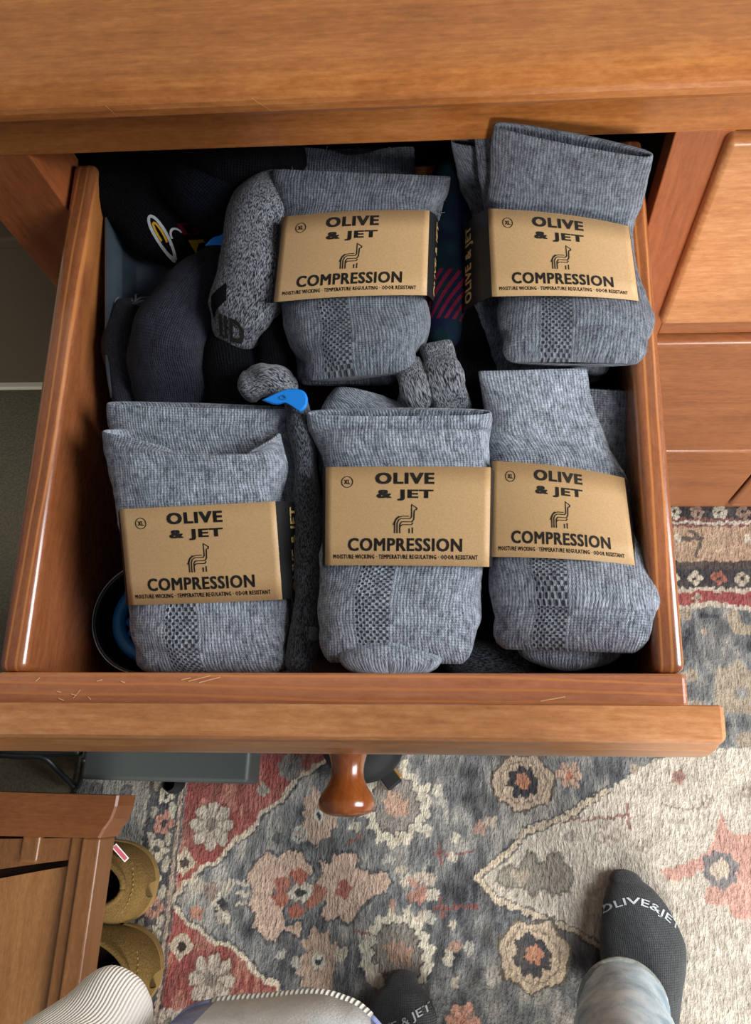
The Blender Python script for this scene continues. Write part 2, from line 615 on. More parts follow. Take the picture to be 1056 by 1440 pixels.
def tube(path, m=36, up=(0, 0, 1), local=True, **kw):
    A = catmull(np.array(path, float), m)
    c = A[:, :3]
    T = np.gradient(c, axis=0)
    up = np.array(up, float)
    rx = np.array([nz(np.cross(t, up)) for t in T])
    rz = np.array([nz(np.cross(rx[i], T[i])) for i in range(m)])
    V, F, UV = loft(c, rx * A[:, 3:4], rz * A[:, 4:5], **kw)
    return (dw(V) if local else V), F, UV


def lathe(prof, origin, axis, n=40, side=None):
    axis = nz(np.array(axis, float))
    e1 = nz(np.cross(axis, side if side is not None else (0.3, 0.2, 1.0)))
    e2 = np.cross(axis, e1)
    V, F = [], []
    for r, h in prof:
        for j in range(n):
            a = 2 * math.pi * j / n
            V.append(np.array(origin) + axis * h + (e1 * math.cos(a) + e2 * math.sin(a)) * max(r, 1e-5))
    for i in range(len(prof) - 1):
        for j in range(n):
            k = (j + 1) % n
            F.append([i * n + j, i * n + k, (i + 1) * n + k, (i + 1) * n + j])
    return np.array(V), F


def wire(pts, r, n=8):
    P = np.array(pts, float)
    V, F = [], []
    T = np.gradient(P, axis=0)
    for i, p in enumerate(P):
        t = nz(T[i])
        ref = np.array([0, 0, 1.0]) if abs(t[2]) < 0.9 else np.array([1.0, 0, 0])
        e1 = nz(np.cross(t, ref))
        e2 = np.cross(t, e1)
        rr = r[i] if hasattr(r, '__len__') else r
        for j in range(n):
            a = 2 * math.pi * j / n
            V.append(p + (e1 * math.cos(a) + e2 * math.sin(a)) * rr)
    for i in range(len(P) - 1):
        for j in range(n):
            k = (j + 1) % n
            F.append([i * n + j, i * n + k, (i + 1) * n + k, (i + 1) * n + j])
    F += [list(range(n))[::-1], [(len(P) - 1) * n + j for j in range(n)]]
    UV = []
    L = np.concatenate([[0], np.cumsum(np.linalg.norm(np.diff(P, axis=0), axis=1))])
    for i in range(len(P) - 1):
        for j in range(n):
            UV += [(j / n * .01, L[i] + j / n * .003), ((j + 1) / n * .01, L[i] + (j + 1) / n * .003), ((j + 1) / n * .01, L[i + 1] + (j + 1) / n * .003), (j / n * .01, L[i + 1] + j / n * .003)]
    UV += [(0, 0)] * (2 * n)
    return np.array(V), F, UV


TXT = {}


def text_mesh(s, bold=0.03, res=3):
    """outline lettering as flat triangles, bounding box scaled to 0..1"""
    key = (s, bold)
    if key not in TXT:
        cu = bpy.data.curves.new('lettering', 'FONT')
        cu.body = s
        cu.size = 1
        cu.resolution_u = res
        cu.space_character = 1.0 + bold * 2.6
        cu.fill_mode = 'FRONT'
        o = bpy.data.objects.new('lettering_source', cu)
        COL.objects.link(o)
        dg = bpy.context.evaluated_depsgraph_get()
        me = bpy.data.meshes.new_from_object(o.evaluated_get(dg))
        V = np.array([v.co[:2] for v in me.vertices])
        F = [list(p.vertices) for p in me.polygons]
        bpy.data.objects.remove(o)
        bpy.data.curves.remove(cu)
        bpy.data.meshes.remove(me)
        if bold:
            n0, b2 = len(V), bold * 0.9
            sh = [(0, 0), (-b2, 0), (b2, 0), (-b2, b2 * .6), (b2, b2 * .6), (-b2, -b2 * .6), (b2, -b2 * .6)]
            F = [[i + q * n0 for i in f] for q in range(len(sh)) for f in F]
            V = np.vstack([V + np.array(d) for d in sh])
        lo, hi = V.min(0), V.max(0)
        TXT[key] = ((V - lo) / (hi - lo), F, (hi[0] - lo[0]) / (hi[1] - lo[1]))
    return TXT[key]


def stroke2(pts, w):
    """flat polyline band in 2D"""
    P = np.array(pts, float)
    n = len(P)
    V, F = [], []
    for i in range(n):
        if i == 0:
            d = P[1] - P[0]
        elif i == n - 1:
            d = P[-1] - P[-2]
        else:
            d = (P[i + 1] - P[i]) / np.linalg.norm(P[i + 1] - P[i]) + (P[i] - P[i - 1]) / np.linalg.norm(P[i] - P[i - 1])
        d = d / np.linalg.norm(d)
        nn = np.array([-d[1], d[0]])
        k = 1.0
        if 0 < i < n - 1:
            q = P[i] - P[i - 1]
            q = q / np.linalg.norm(q)
            k = 1 / max(0.5, abs(d @ q))
        V += [P[i] + nn * w / 2 * k, P[i] - nn * w / 2 * k]
    for i in range(n - 1):
        F.append([2 * i, 2 * i + 1, 2 * i + 3, 2 * i + 2])
    return np.array(V), F


def cat2(parts):
    V, F, o = [], [], 0
    for v, f in parts:
        V.append(np.asarray(v))
        F += [[i + o for i in q] for q in f]
        o += len(v)
    return np.vstack(V), F


def fuzz(o_list, parent, n, ln=(0.002, 0.006), seed=1):
    """stray wool fibres standing off the upper side of knitted parts"""
    r = random.Random(seed)
    V, F = [], []
    for o in o_list:
        me = o.data
        ps = [p for p in me.polygons if p.normal.z > -0.2]
        cum = np.cumsum([p.area for p in ps])
        for _ in range(n // len(o_list)):
            p = ps[int(np.searchsorted(cum, r.random() * cum[-1]))]
            c = p.center
            nn = p.normal
            t = Vector((r.gauss(0, 1), r.gauss(0, 1), r.gauss(0, .4)))
            t = (t - nn * t.dot(nn)).normalized()
            L = r.uniform(*ln)
            s = t.cross(nn) * 0.00009
            a = c + nn * 0.0001
            b = c + nn * L * 0.38 + t * L * 0.5
            d = b + nn * L * r.uniform(-.15, .25) + t * L * 0.5 + s * r.uniform(-8, 8)
            k = len(V)
            V += [a - s, a + s, b + s, b - s, d]
            F += [[k, k + 1, k + 2, k + 3], [k + 3, k + 2, k + 4]]
    me = bpy.data.meshes.new('wool_fuzz')
    me.from_pydata([tuple(v) for v in V], [], F)
    me.materials.append(M['fuzz'])
    ob = bpy.data.objects.new('wool_fuzz', me)
    COL.objects.link(ob)
    ob.parent = parent
    ob['kind'] = 'stuff'
    return ob

# ------------------------------------------------------------------ the setting
o = box('floor', 'carpet', None, -2.2, 2.6, -3.2, 0.62, -0.03, 0.0, 0)
tag(o, 'olive grey carpeted floor around the patterned rug', None, None, 'structure')
o = box('wall_back', 'wall', None, -2.2, 2.6, 0.62, 0.70, 0, 2.5, 0)
tag(o, 'plain wall behind the dresser', None, None, 'structure')


# ------------------------------------------------------------------ rug
def vnoise(X, Y, sc, seed):
    r = np.random.default_rng(seed)
    G = r.random((256, 256))
    x, y = X * sc + 500.3, Y * sc + 300.7
    xi, yi = np.floor(x).astype(int), np.floor(y).astype(int)
    fx, fy = x - xi, y - yi
    fx, fy = fx * fx * (3 - 2 * fx), fy * fy * (3 - 2 * fy)
    g = lambda a, b: G[a % 256, b % 256]
    return (g(xi, yi) * (1 - fx) + g(xi + 1, yi) * fx) * (1 - fy) + (g(xi, yi + 1) * (1 - fx) + g(xi + 1, yi + 1) * fx) * fy


def inpoly(X, Y, P):
    P = np.array(P)
    r = np.zeros(X.shape, bool)
    j = len(P) - 1
    for i in range(len(P)):
        c = ((P[i, 1] > Y) != (P[j, 1] > Y)) & (X < (P[j, 0] - P[i, 0]) * (Y - P[i, 1]) / (P[j, 1] - P[i, 1] + 1e-12) + P[i, 0])
        r ^= c
        j = i
    return r


def dline(X, Y, P):
    d = np.full(X.shape, 9.0)
    for a, b in zip(P[:-1], P[1:]):
        ax, ay, bx, by = *a, *b
        L = (bx - ax) ** 2 + (by - ay) ** 2 + 1e-12
        t = np.clip(((X - ax) * (bx - ax) + (Y - ay) * (by - ay)) / L, 0, 1)
        d = np.minimum(d, np.hypot(X - ax - t * (bx - ax), Y - ay - t * (by - ay)))
    return d


def rug():
    xs = np.concatenate([np.linspace(-0.585, -0.56, 3), np.arange(-0.555, 0.47, 0.0017), np.linspace(0.48, 1.5, 60)])
    ys = np.concatenate([np.linspace(-2.0, -0.78, 60), np.arange(-0.775, 0.03, 0.0017)])
    X0, Y0 = np.meshgrid(xs, ys, indexing='ij')
    X = X0 + 0.003 * (vnoise(X0, Y0, 70, 1) - .5) + 0.003 * (vnoise(X0, Y0, 230, 2) - .5)
    Y = Y0 + 0.003 * (vnoise(X0, Y0, 75, 3) - .5) + 0.006 * (vnoise(X0, Y0 * .8, 260, 4) - .5)
    L = lambda *c: np.array(lin(*c)[:3])
    n1, n2, n3 = vnoise(X0, Y0, 14, 5), vnoise(X0, Y0, 46, 6), vnoise(X0 * 1.0, Y0 * .35, 150, 7)
    col = np.zeros(X.shape + (3,))

    N11 = vnoise(X0, Y0, 60, 11)
    W = {}

    def focus(c=None, r=0.1):
        if c is None:
            W.update(X=X, Y=Y, C=col, N=N11)
        else:
            i0, i1 = np.searchsorted(xs, (c[0] - r, c[0] + r))
            j0, j1 = np.searchsorted(ys, (c[1] - r, c[1] + r))
            q = (slice(i0, max(i1, i0 + 1)), slice(j0, max(j1, j0 + 1)))
            W.update(X=X[q], Y=Y[q], C=col[q], N=N11[q])
    focus()

    def paint(mask, c, a=1.0):
        m = (mask.astype(float) * a)[..., None]
        cv = W['C']
        cv[:] = cv * (1 - m) + np.asarray(c) * m
    k = np.clip(0.7 * n1 + 0.6 * n2 + 0.45 * n3 - 0.38, 0, 1)
    BL = [L(42, 46, 57), L(108, 112, 114), L(164, 161, 152)]
    kk = k[..., None]
    col[:] = np.where(kk < .5, BL[0] * (1 - 2 * kk) + BL[1] * 2 * kk, BL[1] * (2 - 2 * kk) + BL[2] * (2 * kk - 1))
    # beige patches in the upper right field
    up = (X > 0.2) & (Y > -0.40)
    paint(up & (n2 + .4 * n1 > .86), L(168, 150, 124), .8)
    paint(up & (n2 + .4 * n1 < .36), L(44, 48, 62), .7)
    # cream ground on the right
    CRU = [(-0.0065,-0.5294),(0.0369,-0.4933),(0.0594,-0.4691),(0.11,-0.4494),(0.1694,-0.4126),(0.2195,-0.3813),(0.2646,-0.3594),(0.6046,-0.3344)]
    CRL = [(-0.0065,-0.5294),(0.0221,-0.5547),(0.0783,-0.5741),(0.1199,-0.5861),(0.1693,-0.6126),(0.2033,-0.6519),(0.2269,-0.6984),(0.2493,-0.751)]
    CR = CRU + [(1.6, -0.45), (1.6, -2.1), (0.30, -2.1)] + CRL[::-1]
    inn = inpoly(X, Y, CR)
    cr = L(206, 196, 178)[None, None] * (0.74 + 0.42 * n1[..., None] * .5 + 0.26 * n2[..., None])
    m = inn.astype(float)[..., None]
    col[:] = col * (1 - m) + cr * m
    paint(inn & (n2 > .74), L(158, 148, 132), .45)
    paint(inn & (n3 > .8), L(222, 212, 190), .5)
    dm = dline(X, Y, CRL[::-1][-5:] + CRU[:5])
    paint(dm < .0035, L(208, 190, 160), .9)
    paint((dm > .0035) & (dm < .0058), L(58, 62, 70), .8)
    # red corner with its cream outline
    RL = [(-0.2028,-0.3628),(-0.2153,-0.3788),(-0.248,-0.3981),(-0.2617,-0.4071),(-0.28,-0.4363),(-0.3052,-0.4522),(-0.323,-0.4809),(-0.3459,-0.4964),(-0.3656,-0.5209),(-0.3834,-0.5251),(-0.3974,-0.5438),(-0.407,-0.5477),(-0.4228,-0.5751),(-0.3947,-0.6005),(-0.3773,-0.6051),(-0.3559,-0.6198),(-0.3362,-0.6208),(-0.3151,-0.6362),(-0.2938,-0.6564),(-0.2669,-0.6678),(-0.2563,-0.6814),(-0.2339,-0.6886),(-0.1902,-0.7094),(-0.161,-0.732)]
    RD = [(-0.418, -0.34)] + RL + [(-0.42, -0.80)]
    red = inpoly(X, Y, [(p[0], p[1]) for p in RD])
    rc = L(142, 64, 58)[None, None] * (0.66 + .45 * n1[..., None] + .25 * n3[..., None])
    m = red.astype(float)[..., None]
    col[:] = col * (1 - m) + rc * m
    paint(red & (n2 * .6 + n3 * .4 > .58), L(176, 122, 102), .5)
    dr_ = dline(X, Y, RL)
    paint(dr_ < .0030, L(196, 182, 158), .95)
    paint((dr_ > .0030) & (dr_ < .0058) & ~red, L(40, 44, 56), .75)

    def ell(c, rx, ry):
        return np.hypot((W['X'] - c[0]) / rx, (W['Y'] - c[1]) / ry)

    def ang(c):
        return np.arctan2(W['Y'] - c[1], W['X'] - c[0])

    def flower(c, r, pet, cp, cc, edge=None, ry=None):
        focus(c, r * 1.6)
        d = ell(c, r, ry or r)
        lim = 0.74 + 0.26 * np.abs(np.cos(ang(c) * pet / 2))
        if edge is not None:
            paint(d < lim + .12, edge, .7)
        paint(d < lim, cp)
        seams = (np.abs(np.sin(ang(c) * pet / 2 + 1e-3)) > .93) & (d < lim) & (d > .25)
        paint(seams, L(110, 92, 80), .7)
        paint(d < .28, cc)
        focus()

    def jag(c, r, ry, sp=17, amp=.16):
        a = ang(c) * sp
        tri = 2 / math.pi * np.arcsin(np.sin(a))
        return ell(c, r, ry) / (1 + amp * (0.55 * tri + 1.3 * (W['N'] - .5)))

    def blob(c, r, ry, sp, amp, cc, a=1.0, lim=1.0):
        focus(c, max(r, ry) * 1.8)
        paint(jag(c, r, ry, sp, amp) < lim, cc, a)
        focus()

    def seg(P, wd, cc, a=1.0):
        P_ = np.array(P)
        c = (P_.min(0) + P_.max(0)) / 2
        focus(c, (P_.max(0) - P_.min(0)).max() / 2 + wd + .012)
        paint(dline(W['X'], W['Y'], P) < wd, cc, a)
        focus()

    def poly_(P, cc, a=1.0):
        P_ = np.array(P)
        c = (P_.min(0) + P_.max(0)) / 2
        focus(c, (P_.max(0) - P_.min(0)).max() / 2 + .02)
        paint(inpoly(W['X'], W['Y'], P), cc, a)
        focus()
    dk = L(46, 50, 60)
    crm, tan_, pink = L(202, 194, 172), L(196, 174, 146), L(194, 164, 142)
    for c in ((-0.3769,-0.4732), (-0.356,-0.664)):
        flower(c, .032, 8, L(176, 164, 148), L(120, 108, 98), L(110, 52, 46))
    for c in ((-0.4101,-0.5224), (-0.4014,-0.6268)):
        focus(c, .04)
        d = np.abs(W['X'] - c[0]) / .015 + np.abs(W['Y'] - c[1]) / .016
        paint(d < 1.15, L(190, 172, 148))
        paint(d < .55, L(52, 36, 34))
        focus()
    flower((-0.2711,-0.3919), .020, 8, L(120, 118, 112), L(90, 90, 90))
    flower((-0.3076,-0.4257), .010, 4, L(150, 142, 130), L(120, 110, 100))
    flower((-0.4078,-0.716), .020, 8, L(176, 164, 148), L(120, 108, 98))
    # ringed medallions
    for c, q in (((0.0574,-0.4044), 1.0), ((0.0681,-0.6183), 1.1)):
        focus(c, .09)
        d = jag(c, .038 * q, .034 * q, 7, .12)
        paint(d < 1.18, L(96, 88, 78))
        paint(d < 1.08, tan_)
        paint((d < .86) & (d > .80), L(120, 104, 88), .8)
        d2 = jag(c, .021 * q, .021 * q, 8, .25)
        paint(d2 < 1, L(50, 52, 62))
        paint(jag(c, .010 * q, .010 * q, 6, .3) < 1, L(196, 128, 92))
        focus()
    for c, q in (((-0.12,-0.4375), 1.0), ((-0.1096,-0.622), 1.0)):
        focus(c, .12)
        d = jag(c, .047 * q, .052 * q, 15, .16)
        paint(d < 1.0, crm)
        paint(d < .72, L(90, 88, 86))
        paint(d < .66, L(134, 128, 120))
        paint(jag(c, .020, .015, 7, .35) < 1, L(186, 148, 124))
        focus()
    # pink sun flowers
    for c, q in (((-0.2255,-0.4574), 1.0), ((-0.2137,-0.6363), 1.05)):
        focus(c, .08)
        paint(jag(c, .023 * q, .034 * q, 11, .3) < 1, L(178, 152, 130))
        paint(ell(c, .009, .009) < 1, L(196, 192, 174))
        paint(ell(c, .004, .004) < 1, dk)
        focus()
    # large pale motif with red heart
    P1 = [(-0.313,-0.5228),(-0.2946,-0.504),(-0.2798,-0.5126),(-0.2704,-0.505),(-0.2474,-0.5043),(-0.2395,-0.5167),(-0.2287,-0.529),(-0.2446,-0.5421),(-0.2599,-0.5622),(-0.2683,-0.58),(-0.2612,-0.5955),(-0.242,-0.5913),(-0.2406,-0.6102),(-0.2627,-0.6007),(-0.2733,-0.6149),(-0.2889,-0.6138),(-0.2978,-0.602),(-0.3081,-0.5972),(-0.3036,-0.5813),(-0.3144,-0.5712),(-0.3079,-0.5568),(-0.3191,-0.5429)]
    P2 = [(-0.2217,-0.5161),(-0.2068,-0.5157),(-0.2025,-0.5046),(-0.1729,-0.5019),(-0.1646,-0.5107),(-0.1721,-0.5181),(-0.1519,-0.5282),(-0.1276,-0.5256),(-0.1203,-0.5378),(-0.1296,-0.5487),(-0.1486,-0.5582),(-0.1616,-0.5709),(-0.1761,-0.5905),(-0.1901,-0.5824),(-0.2051,-0.5899),(-0.2155,-0.5798),(-0.2086,-0.5656),(-0.2171,-0.5553),(-0.2239,-0.5414),(-0.2129,-0.5285)]
    for P in (P1, P2):
        seg(P + P[:1], .0035, dk, .7)
        poly_(P, pink)
    H = [(-0.2881,-0.5561),(-0.2731,-0.5449),(-0.2601,-0.5337),(-0.2465,-0.5296),(-0.2298,-0.5416),(-0.2075,-0.5515),(-0.2165,-0.5641),(-0.2317,-0.5717),(-0.2425,-0.5843),(-0.2546,-0.5795),(-0.2651,-0.5712)]
    poly_(H, L(112, 104, 100))
    for a in ((-0.2712,-0.5448), (-0.2481,-0.535), (-0.2211,-0.5537), (-0.2489,-0.5776), (-0.2715,-0.5643), (-0.2283,-0.5645)):
        blob(a, .011, .009, 5, .3, L(166, 92, 72))
    c = (-0.2447,-0.5545)
    blob(c, .016, .011, 4, .2, L(192, 184, 166))
    blob(c, .008, .006, 4, .2, L(52, 50, 54))
    c = (-0.1852,-0.5489)
    blob(c, .011, .011, 4, .3, L(160, 82, 66))
    # the tip motif, sprigs and scattered small squares
    for a, cc in (((-0.3901,-0.5543), L(176, 166, 148)), ((-0.3675,-0.5589), L(140, 120, 108)), ((-0.3846,-0.5843), L(178, 122, 98)), ((-0.3539,-0.5744), L(48, 50, 56)), ((-0.3483,-0.5511), L(176, 166, 148)), ((-0.3464,-0.5882), L(176, 166, 148))):
        blob(a, .010, .010, 5, .3, cc)
    for P in ([(-0.3644,-0.5694),(-0.3485,-0.5493),(-0.3423,-0.5508)], [(-0.3642,-0.5712),(-0.3425,-0.588)], [(-0.3329,-0.5451),(-0.3186,-0.5482)], [(-0.3317,-0.5576),(-0.3176,-0.5589)], [(-0.3303,-0.5718),(-0.3166,-0.5695)]):
        seg(P, .0022, L(190, 180, 160), .9)
    for P in ([(-0.0629,-0.5001),(-0.0357,-0.501),(-0.0085,-0.4948)], [(-0.0572,-0.4909),(-0.0549,-0.5124)], [(-0.0616,-0.5672),(-0.0349,-0.5645),(-0.0045,-0.5634)], [(-0.0542,-0.5548),(-0.0499,-0.5789)], [(0.1197,-0.4491),(0.1677,-0.4495),(0.1967,-0.4432)], [(-0.1834,-0.4913),(-0.164,-0.4815)], [(-0.1678,-0.6005),(-0.1486,-0.6015)], [(0.1975,-0.4285),(0.1996,-0.4603)]):
        seg(P, .0022, L(128, 62, 58), .75)
    r = random.Random(5)
    for px in ([(-0.2819,-0.487),(-0.2523,-0.4787),(-0.0605,-0.4189),(-0.0543,-0.4338),(-0.0753,-0.4696),(-0.1125,-0.4799),(0.0128,-0.4568),(-0.0684,-0.5182),(-0.0395,-0.5048),(-0.1072,-0.5213),(-0.099,-0.537),(-0.0849,-0.5559),(-0.0805,-0.5783),(-0.067,-0.5812),(-0.0384,-0.587),(-0.0343,-0.6123),(-0.0417,-0.626),(-0.1855,-0.6284),(-0.2442,-0.6392),(-0.2662,-0.63),(-0.1746,-0.4689),(-0.1253,-0.5094),(-0.1193,-0.5659),(-0.0156,-0.6116),(-0.0338,-0.6538),(0.0124,-0.6519),(-0.0243,-0.6859),(0.022,-0.5847),(-0.0009,-0.4655),(-0.0359,-0.4793)]):
        q = px
        blob(q, r.uniform(.005, .009), r.uniform(.005, .009), 4, .4, r.choice([crm, L(184, 170, 148), L(176, 134, 112), L(182, 178, 166), L(60, 64, 76)]), .8)
    for q in [(-0.0971,-0.5352),(-0.0893,-0.5367),(-0.0817,-0.5294),(-0.07,-0.5325),(-0.0774,-0.5486),(-0.0639,-0.5499),(-0.0888,-0.5525)]:
        blob(q, .011, .008, 5, .4, r.choice([crm, L(176, 120, 100), L(186, 170, 150)]), .8)
    c = (-0.2512,-0.4805)
    focus(c, .03)
    d = ell(c, .011, .012)
    paint((d < 1) & (d > .6), L(168, 170, 164))
    focus()
    # grey spray inside the cream ground, pink bloom at the far right
    G1 = [(0.0203,-0.5294),(0.0261,-0.5168),(0.0377,-0.5111),(0.0491,-0.5143),(0.0569,-0.5034),(0.0628,-0.4925),(0.0724,-0.4957),(0.0741,-0.5064),(0.0874,-0.5059),(0.0896,-0.4952),(0.1049,-0.4929),(0.1103,-0.5052),(0.1214,-0.5136),(0.1228,-0.5259),(0.115,-0.5349),(0.1166,-0.5435),(0.1054,-0.5422),(0.094,-0.546),(0.0886,-0.5375),(0.0771,-0.5414),(0.0675,-0.5504),(0.0601,-0.5403),(0.0469,-0.5372),(0.0336,-0.5377)]
    poly_(G1, L(132, 126, 112), .85)
    seg(G1 + G1[:1], .0018, L(92, 88, 80), .7)
    for q in [(0.0452,-0.5215),(0.0527,-0.5283),(0.0585,-0.521)]:
        blob(q, .006, .006, 4, .2, L(186, 172, 150))
    B1 = [(0.2837,-0.4942),(0.3031,-0.4847),(0.3127,-0.4596),(0.3242,-0.4358),(0.3296,-0.459),(0.3458,-0.4639),(0.3667,-0.4597),(0.3842,-0.4856),(0.384,-0.5374),(0.3623,-0.5718),(0.3413,-0.566),(0.327,-0.5648),(0.3193,-0.5499),(0.2902,-0.5493),(0.2935,-0.5321),(0.3034,-0.5231),(0.29,-0.508),(0.2573,-0.5247),(0.2392,-0.5184),(0.2379,-0.5097),(0.2681,-0.5035)]
    poly_(B1, L(206, 132, 116), .7)
    c = (0.314,-0.5072)
    blob(c, .024, .022, 8, .16, L(128, 124, 124))
    blob(c, .013, .012, 6, .2, L(204, 186, 164))
    for q in [(0.1636,-0.4551),(0.182,-0.469),(0.1741,-0.4764),(0.1189,-0.4727),(0.159,-0.4733),(0.3585,-0.4111),(0.3026,-0.4237),(0.2444,-0.5763),(0.2285,-0.6748),(0.2136,-0.4805)]:
        focus(q, .03)
        d = ell(q, .009, .008)
        paint((d < 1) & (d > .5), L(150, 132, 120), .6)
        focus()
    seg([(0.2455,-0.4253),(0.2638,-0.4357),(0.2974,-0.4293),(0.3129,-0.4142)], .0016, L(120, 112, 104), .6)
    flower((0.269,-0.3913), .010, 5, L(168, 120, 108), L(110, 80, 76))
    flower((0.1215,-0.3933), .018, 6, L(196, 160, 136), L(186, 110, 84))
    flower((-0.0242,-0.6972), .022, 6, L(188, 134, 112), L(170, 110, 90))
    # left border
    bx = -0.424
    paint(X < bx, L(54, 56, 64))
    t = X < -0.474
    gz = L(122, 120, 114)[None, None] * (0.72 + .6 * n2[..., None] * .6 + .25 * n1[..., None])
    m = t.astype(float)[..., None]
    col[:] = col * (1 - m) + gz * m
    paint(t & (n2 > .66) & (n1 > .4), L(62, 64, 72), .8)
    paint((X > bx - .004) & (X < bx + .001), L(176, 152, 132), .8)
    paint((X > bx + .001) & (X < bx + .004), L(70, 48, 50), .8)
    paint((X > -.477) & (X < -.473), L(150, 142, 128), .7)
    i = 0
    for yy in np.arange(-0.76, 0.03, 0.036):
        c = (-0.449 + .004 * math.sin(i * 1.7), yy)
        flower(c, .0155 if i % 3 else .012, 5, [L(184, 176, 154), L(176, 168, 146), L(166, 110, 92)][i % 3], dk)
        blob((-0.436, yy + .018), .005, .010, 3, .3, L(166, 158, 138), .9)
        blob((-0.462, yy + .016), .005, .008, 3, .3, L(158, 150, 132), .8)
        i += 1
    # borders along the dresser
    rgt = X > -0.42
    y0 = (0.3482,-0.0077)[1]

    def band(a, b, c, al=1.0):
        paint(rgt & (Y < a) & (Y > b), c, al)
    ya, yb, yc, yd, ye, yf, yg = [q[1] for q in [(0.3473,-0.018),(0.3462,-0.0305),(0.3415,-0.0851),(0.3405,-0.0961),(0.338,-0.1254),(0.3374,-0.1318),(0.3356,-0.1532)]]
    band(0.1, ya, L(44, 42, 50))
    band(ya, yb, L(120, 70, 64))
    band(ya - .004, yb + .003, L(190, 180, 164))
    band(yb, yc, L(172, 140, 112))
    band(yc, yd, L(70, 58, 56))
    band(yd, ye, L(48, 46, 54))
    band(ye, yf, L(186, 172, 152))
    wv = yg + .003 * np.sin(X * 60)
    paint(rgt & (Y < yf) & (Y > wv), L(148, 50, 54))
    paint(rgt & (np.abs(Y - wv) < .0035), L(190, 178, 158))
    i = 0
    for xx in np.arange(-0.40, 1.4, 0.034):
        flower((xx, (yd + ye) / 2), .0115, 4, [L(190, 178, 156), L(160, 84, 66), L(180, 168, 146)][i % 3], L(60, 50, 50))
        flower((xx + .012, ya + .010), .011, 5, [L(190, 180, 160), L(150, 120, 100)][i % 2], dk)
        if i % 3 == 0:
            yy = (yb + yc) / 2
            for P in ([(xx - .02, yy + .008), (xx + .016, yy + .008)], [(xx + .016, yy + .008), (xx + .004, yy - .018)], [(xx + .016, yy + .008), (xx, yy + .02)]):
                seg(P, .0028, L(74, 62, 62), .9)
            blob((xx - .02, yy + .008), .006, .006, 4, .2, L(196, 186, 164))
            blob((xx + .04, yy - .006), .010, .007, 4, .2, L(190, 160, 128))
        if i % 4 == 1:
            flower((xx, (yf + yg) / 2), .008, 4, L(170, 150, 130), L(140, 80, 76))
        i += 1
    # yarn by yarn fading
    g = (col @ np.array([.3, .5, .2]))[..., None]
    col[:] = col * .84 + g * np.array([1.05, 1.0, .93]) * .16
    col[:] = col * .88 + L(124, 120, 112) * .12
    col[:] *= (0.80 + 0.22 * n3 + .16 * vnoise(X0, Y0, 230, 9))[..., None]
    nx, ny = X.shape
    Z = np.full(X.shape, 0.007)
    V = np.stack([X0, Y0, Z], -1).reshape(-1, 3)
    idx = np.arange(nx * ny).reshape(nx, ny)
    F = np.stack([idx[:-1, :-1], idx[1:, :-1], idx[1:, 1:], idx[:-1, 1:]], -1).reshape(-1, 4)
    # skirt round the edge gives the rug its thickness
    edge = np.concatenate([idx[:, 0], idx[-1, 1:], idx[::-1, -1][1:], idx[0, ::-1][1:-1]])
    low = V[edge].copy()
    low[:, 2] = 0.0006
    b0 = len(V)
    ne = len(edge)
    F2_ = np.stack([edge, np.arange(ne) + b0, (np.arange(ne) + 1) % ne + b0, np.roll(edge, -1)], -1)
    V = np.vstack([V, low])
    F = np.vstack([F, F2_])
    C4 = np.vstack([col.reshape(-1, 3), col.reshape(-1, 3)[edge]])
    me = bpy.data.meshes.new('rug')
    root = np.array([0.0, -0.5, 0.0])
    Vr = (V - root).astype(np.float32)
    me.vertices.add(len(Vr))
    me.vertices.foreach_set('co', Vr.ravel())
    me.loops.add(F.size)
    me.loops.foreach_set('vertex_index', F.ravel().astype(np.int32))
    me.polygons.add(len(F))
    me.polygons.foreach_set('loop_start', np.arange(0, F.size, 4, dtype=np.int32))
    me.update(calc_edges=True)
    at = me.color_attributes.new('pattern', 'FLOAT_COLOR', 'POINT')
    at.data.foreach_set('color', np.hstack([np.clip(C4, 0, 1), np.ones((len(C4), 1))]).astype(np.float32).ravel())
    me.materials.append(M['rug'])
    o = bpy.data.objects.new('rug', me)
    COL.objects.link(o)
    o.location = root
    tag(o, 'faded oriental rug in slate blue, brick red and cream with flower medallions', 'rug')


rug()

# ------------------------------------------------------------------ dresser
DX0, DXR = -0.383, 0.625
dresser = thing('dresser', (0.12, 0.23, 0), 'orange-brown wooden dresser with its top left drawer pulled open', 'dresser')
# top board with a stepped, rounded front edge
pr = [(0, 0.46, 0.8136), (0, -0.018, 0.8136), (0, -0.0225, 0.8155), (0, -0.0245, 0.8195), (0, -0.0245, 0.8245), (0, -0.0235, 0.8275), (0, -0.021, 0.8295),
      (0, -0.0165, 0.8318), (0, -0.0115, 0.8338), (0, -0.004, 0.8352), (0, 0.004, 0.8356), (0, 0.46, 0.8356)]
V, F = extrude(pr, ((DX0 - 0.03, 0, 0), (DXR + 0.03, 0, 0)))
top = mk('top_board', V, F, 'wood_x', dresser, smooth=False)
box('apron', 'wood_x', dresser, -0.3705, 0.60, -0.0005, 0.02, 0.7645, 0.8136, 0.0012)
box('corner_post', 'wood_z', dresser, DX0, -0.3215, 0.0005, 0.05, 0.0, 0.8136, 0.0012)
box('corner_post', 'wood_z', dresser, 0.565, DXR, 0.0005, 0.05, 0.0, 0.8136, 0.0012)
box('middle_stile', 'wood_z', dresser, 0.1285, 0.168, 0.0008, 0.022, 0.033, 0.7645, 0.001)
box('side_panel', 'wood_z', dresser, DX0 + 0.004, DX0 + 0.02, 0.05, 0.45, 0.03, 0.8136, 0.001)
box('side_panel', 'wood_z', dresser, DXR - 0.02, DXR - 0.004, 0.05, 0.45, 0.03, 0.8136, 0.001)
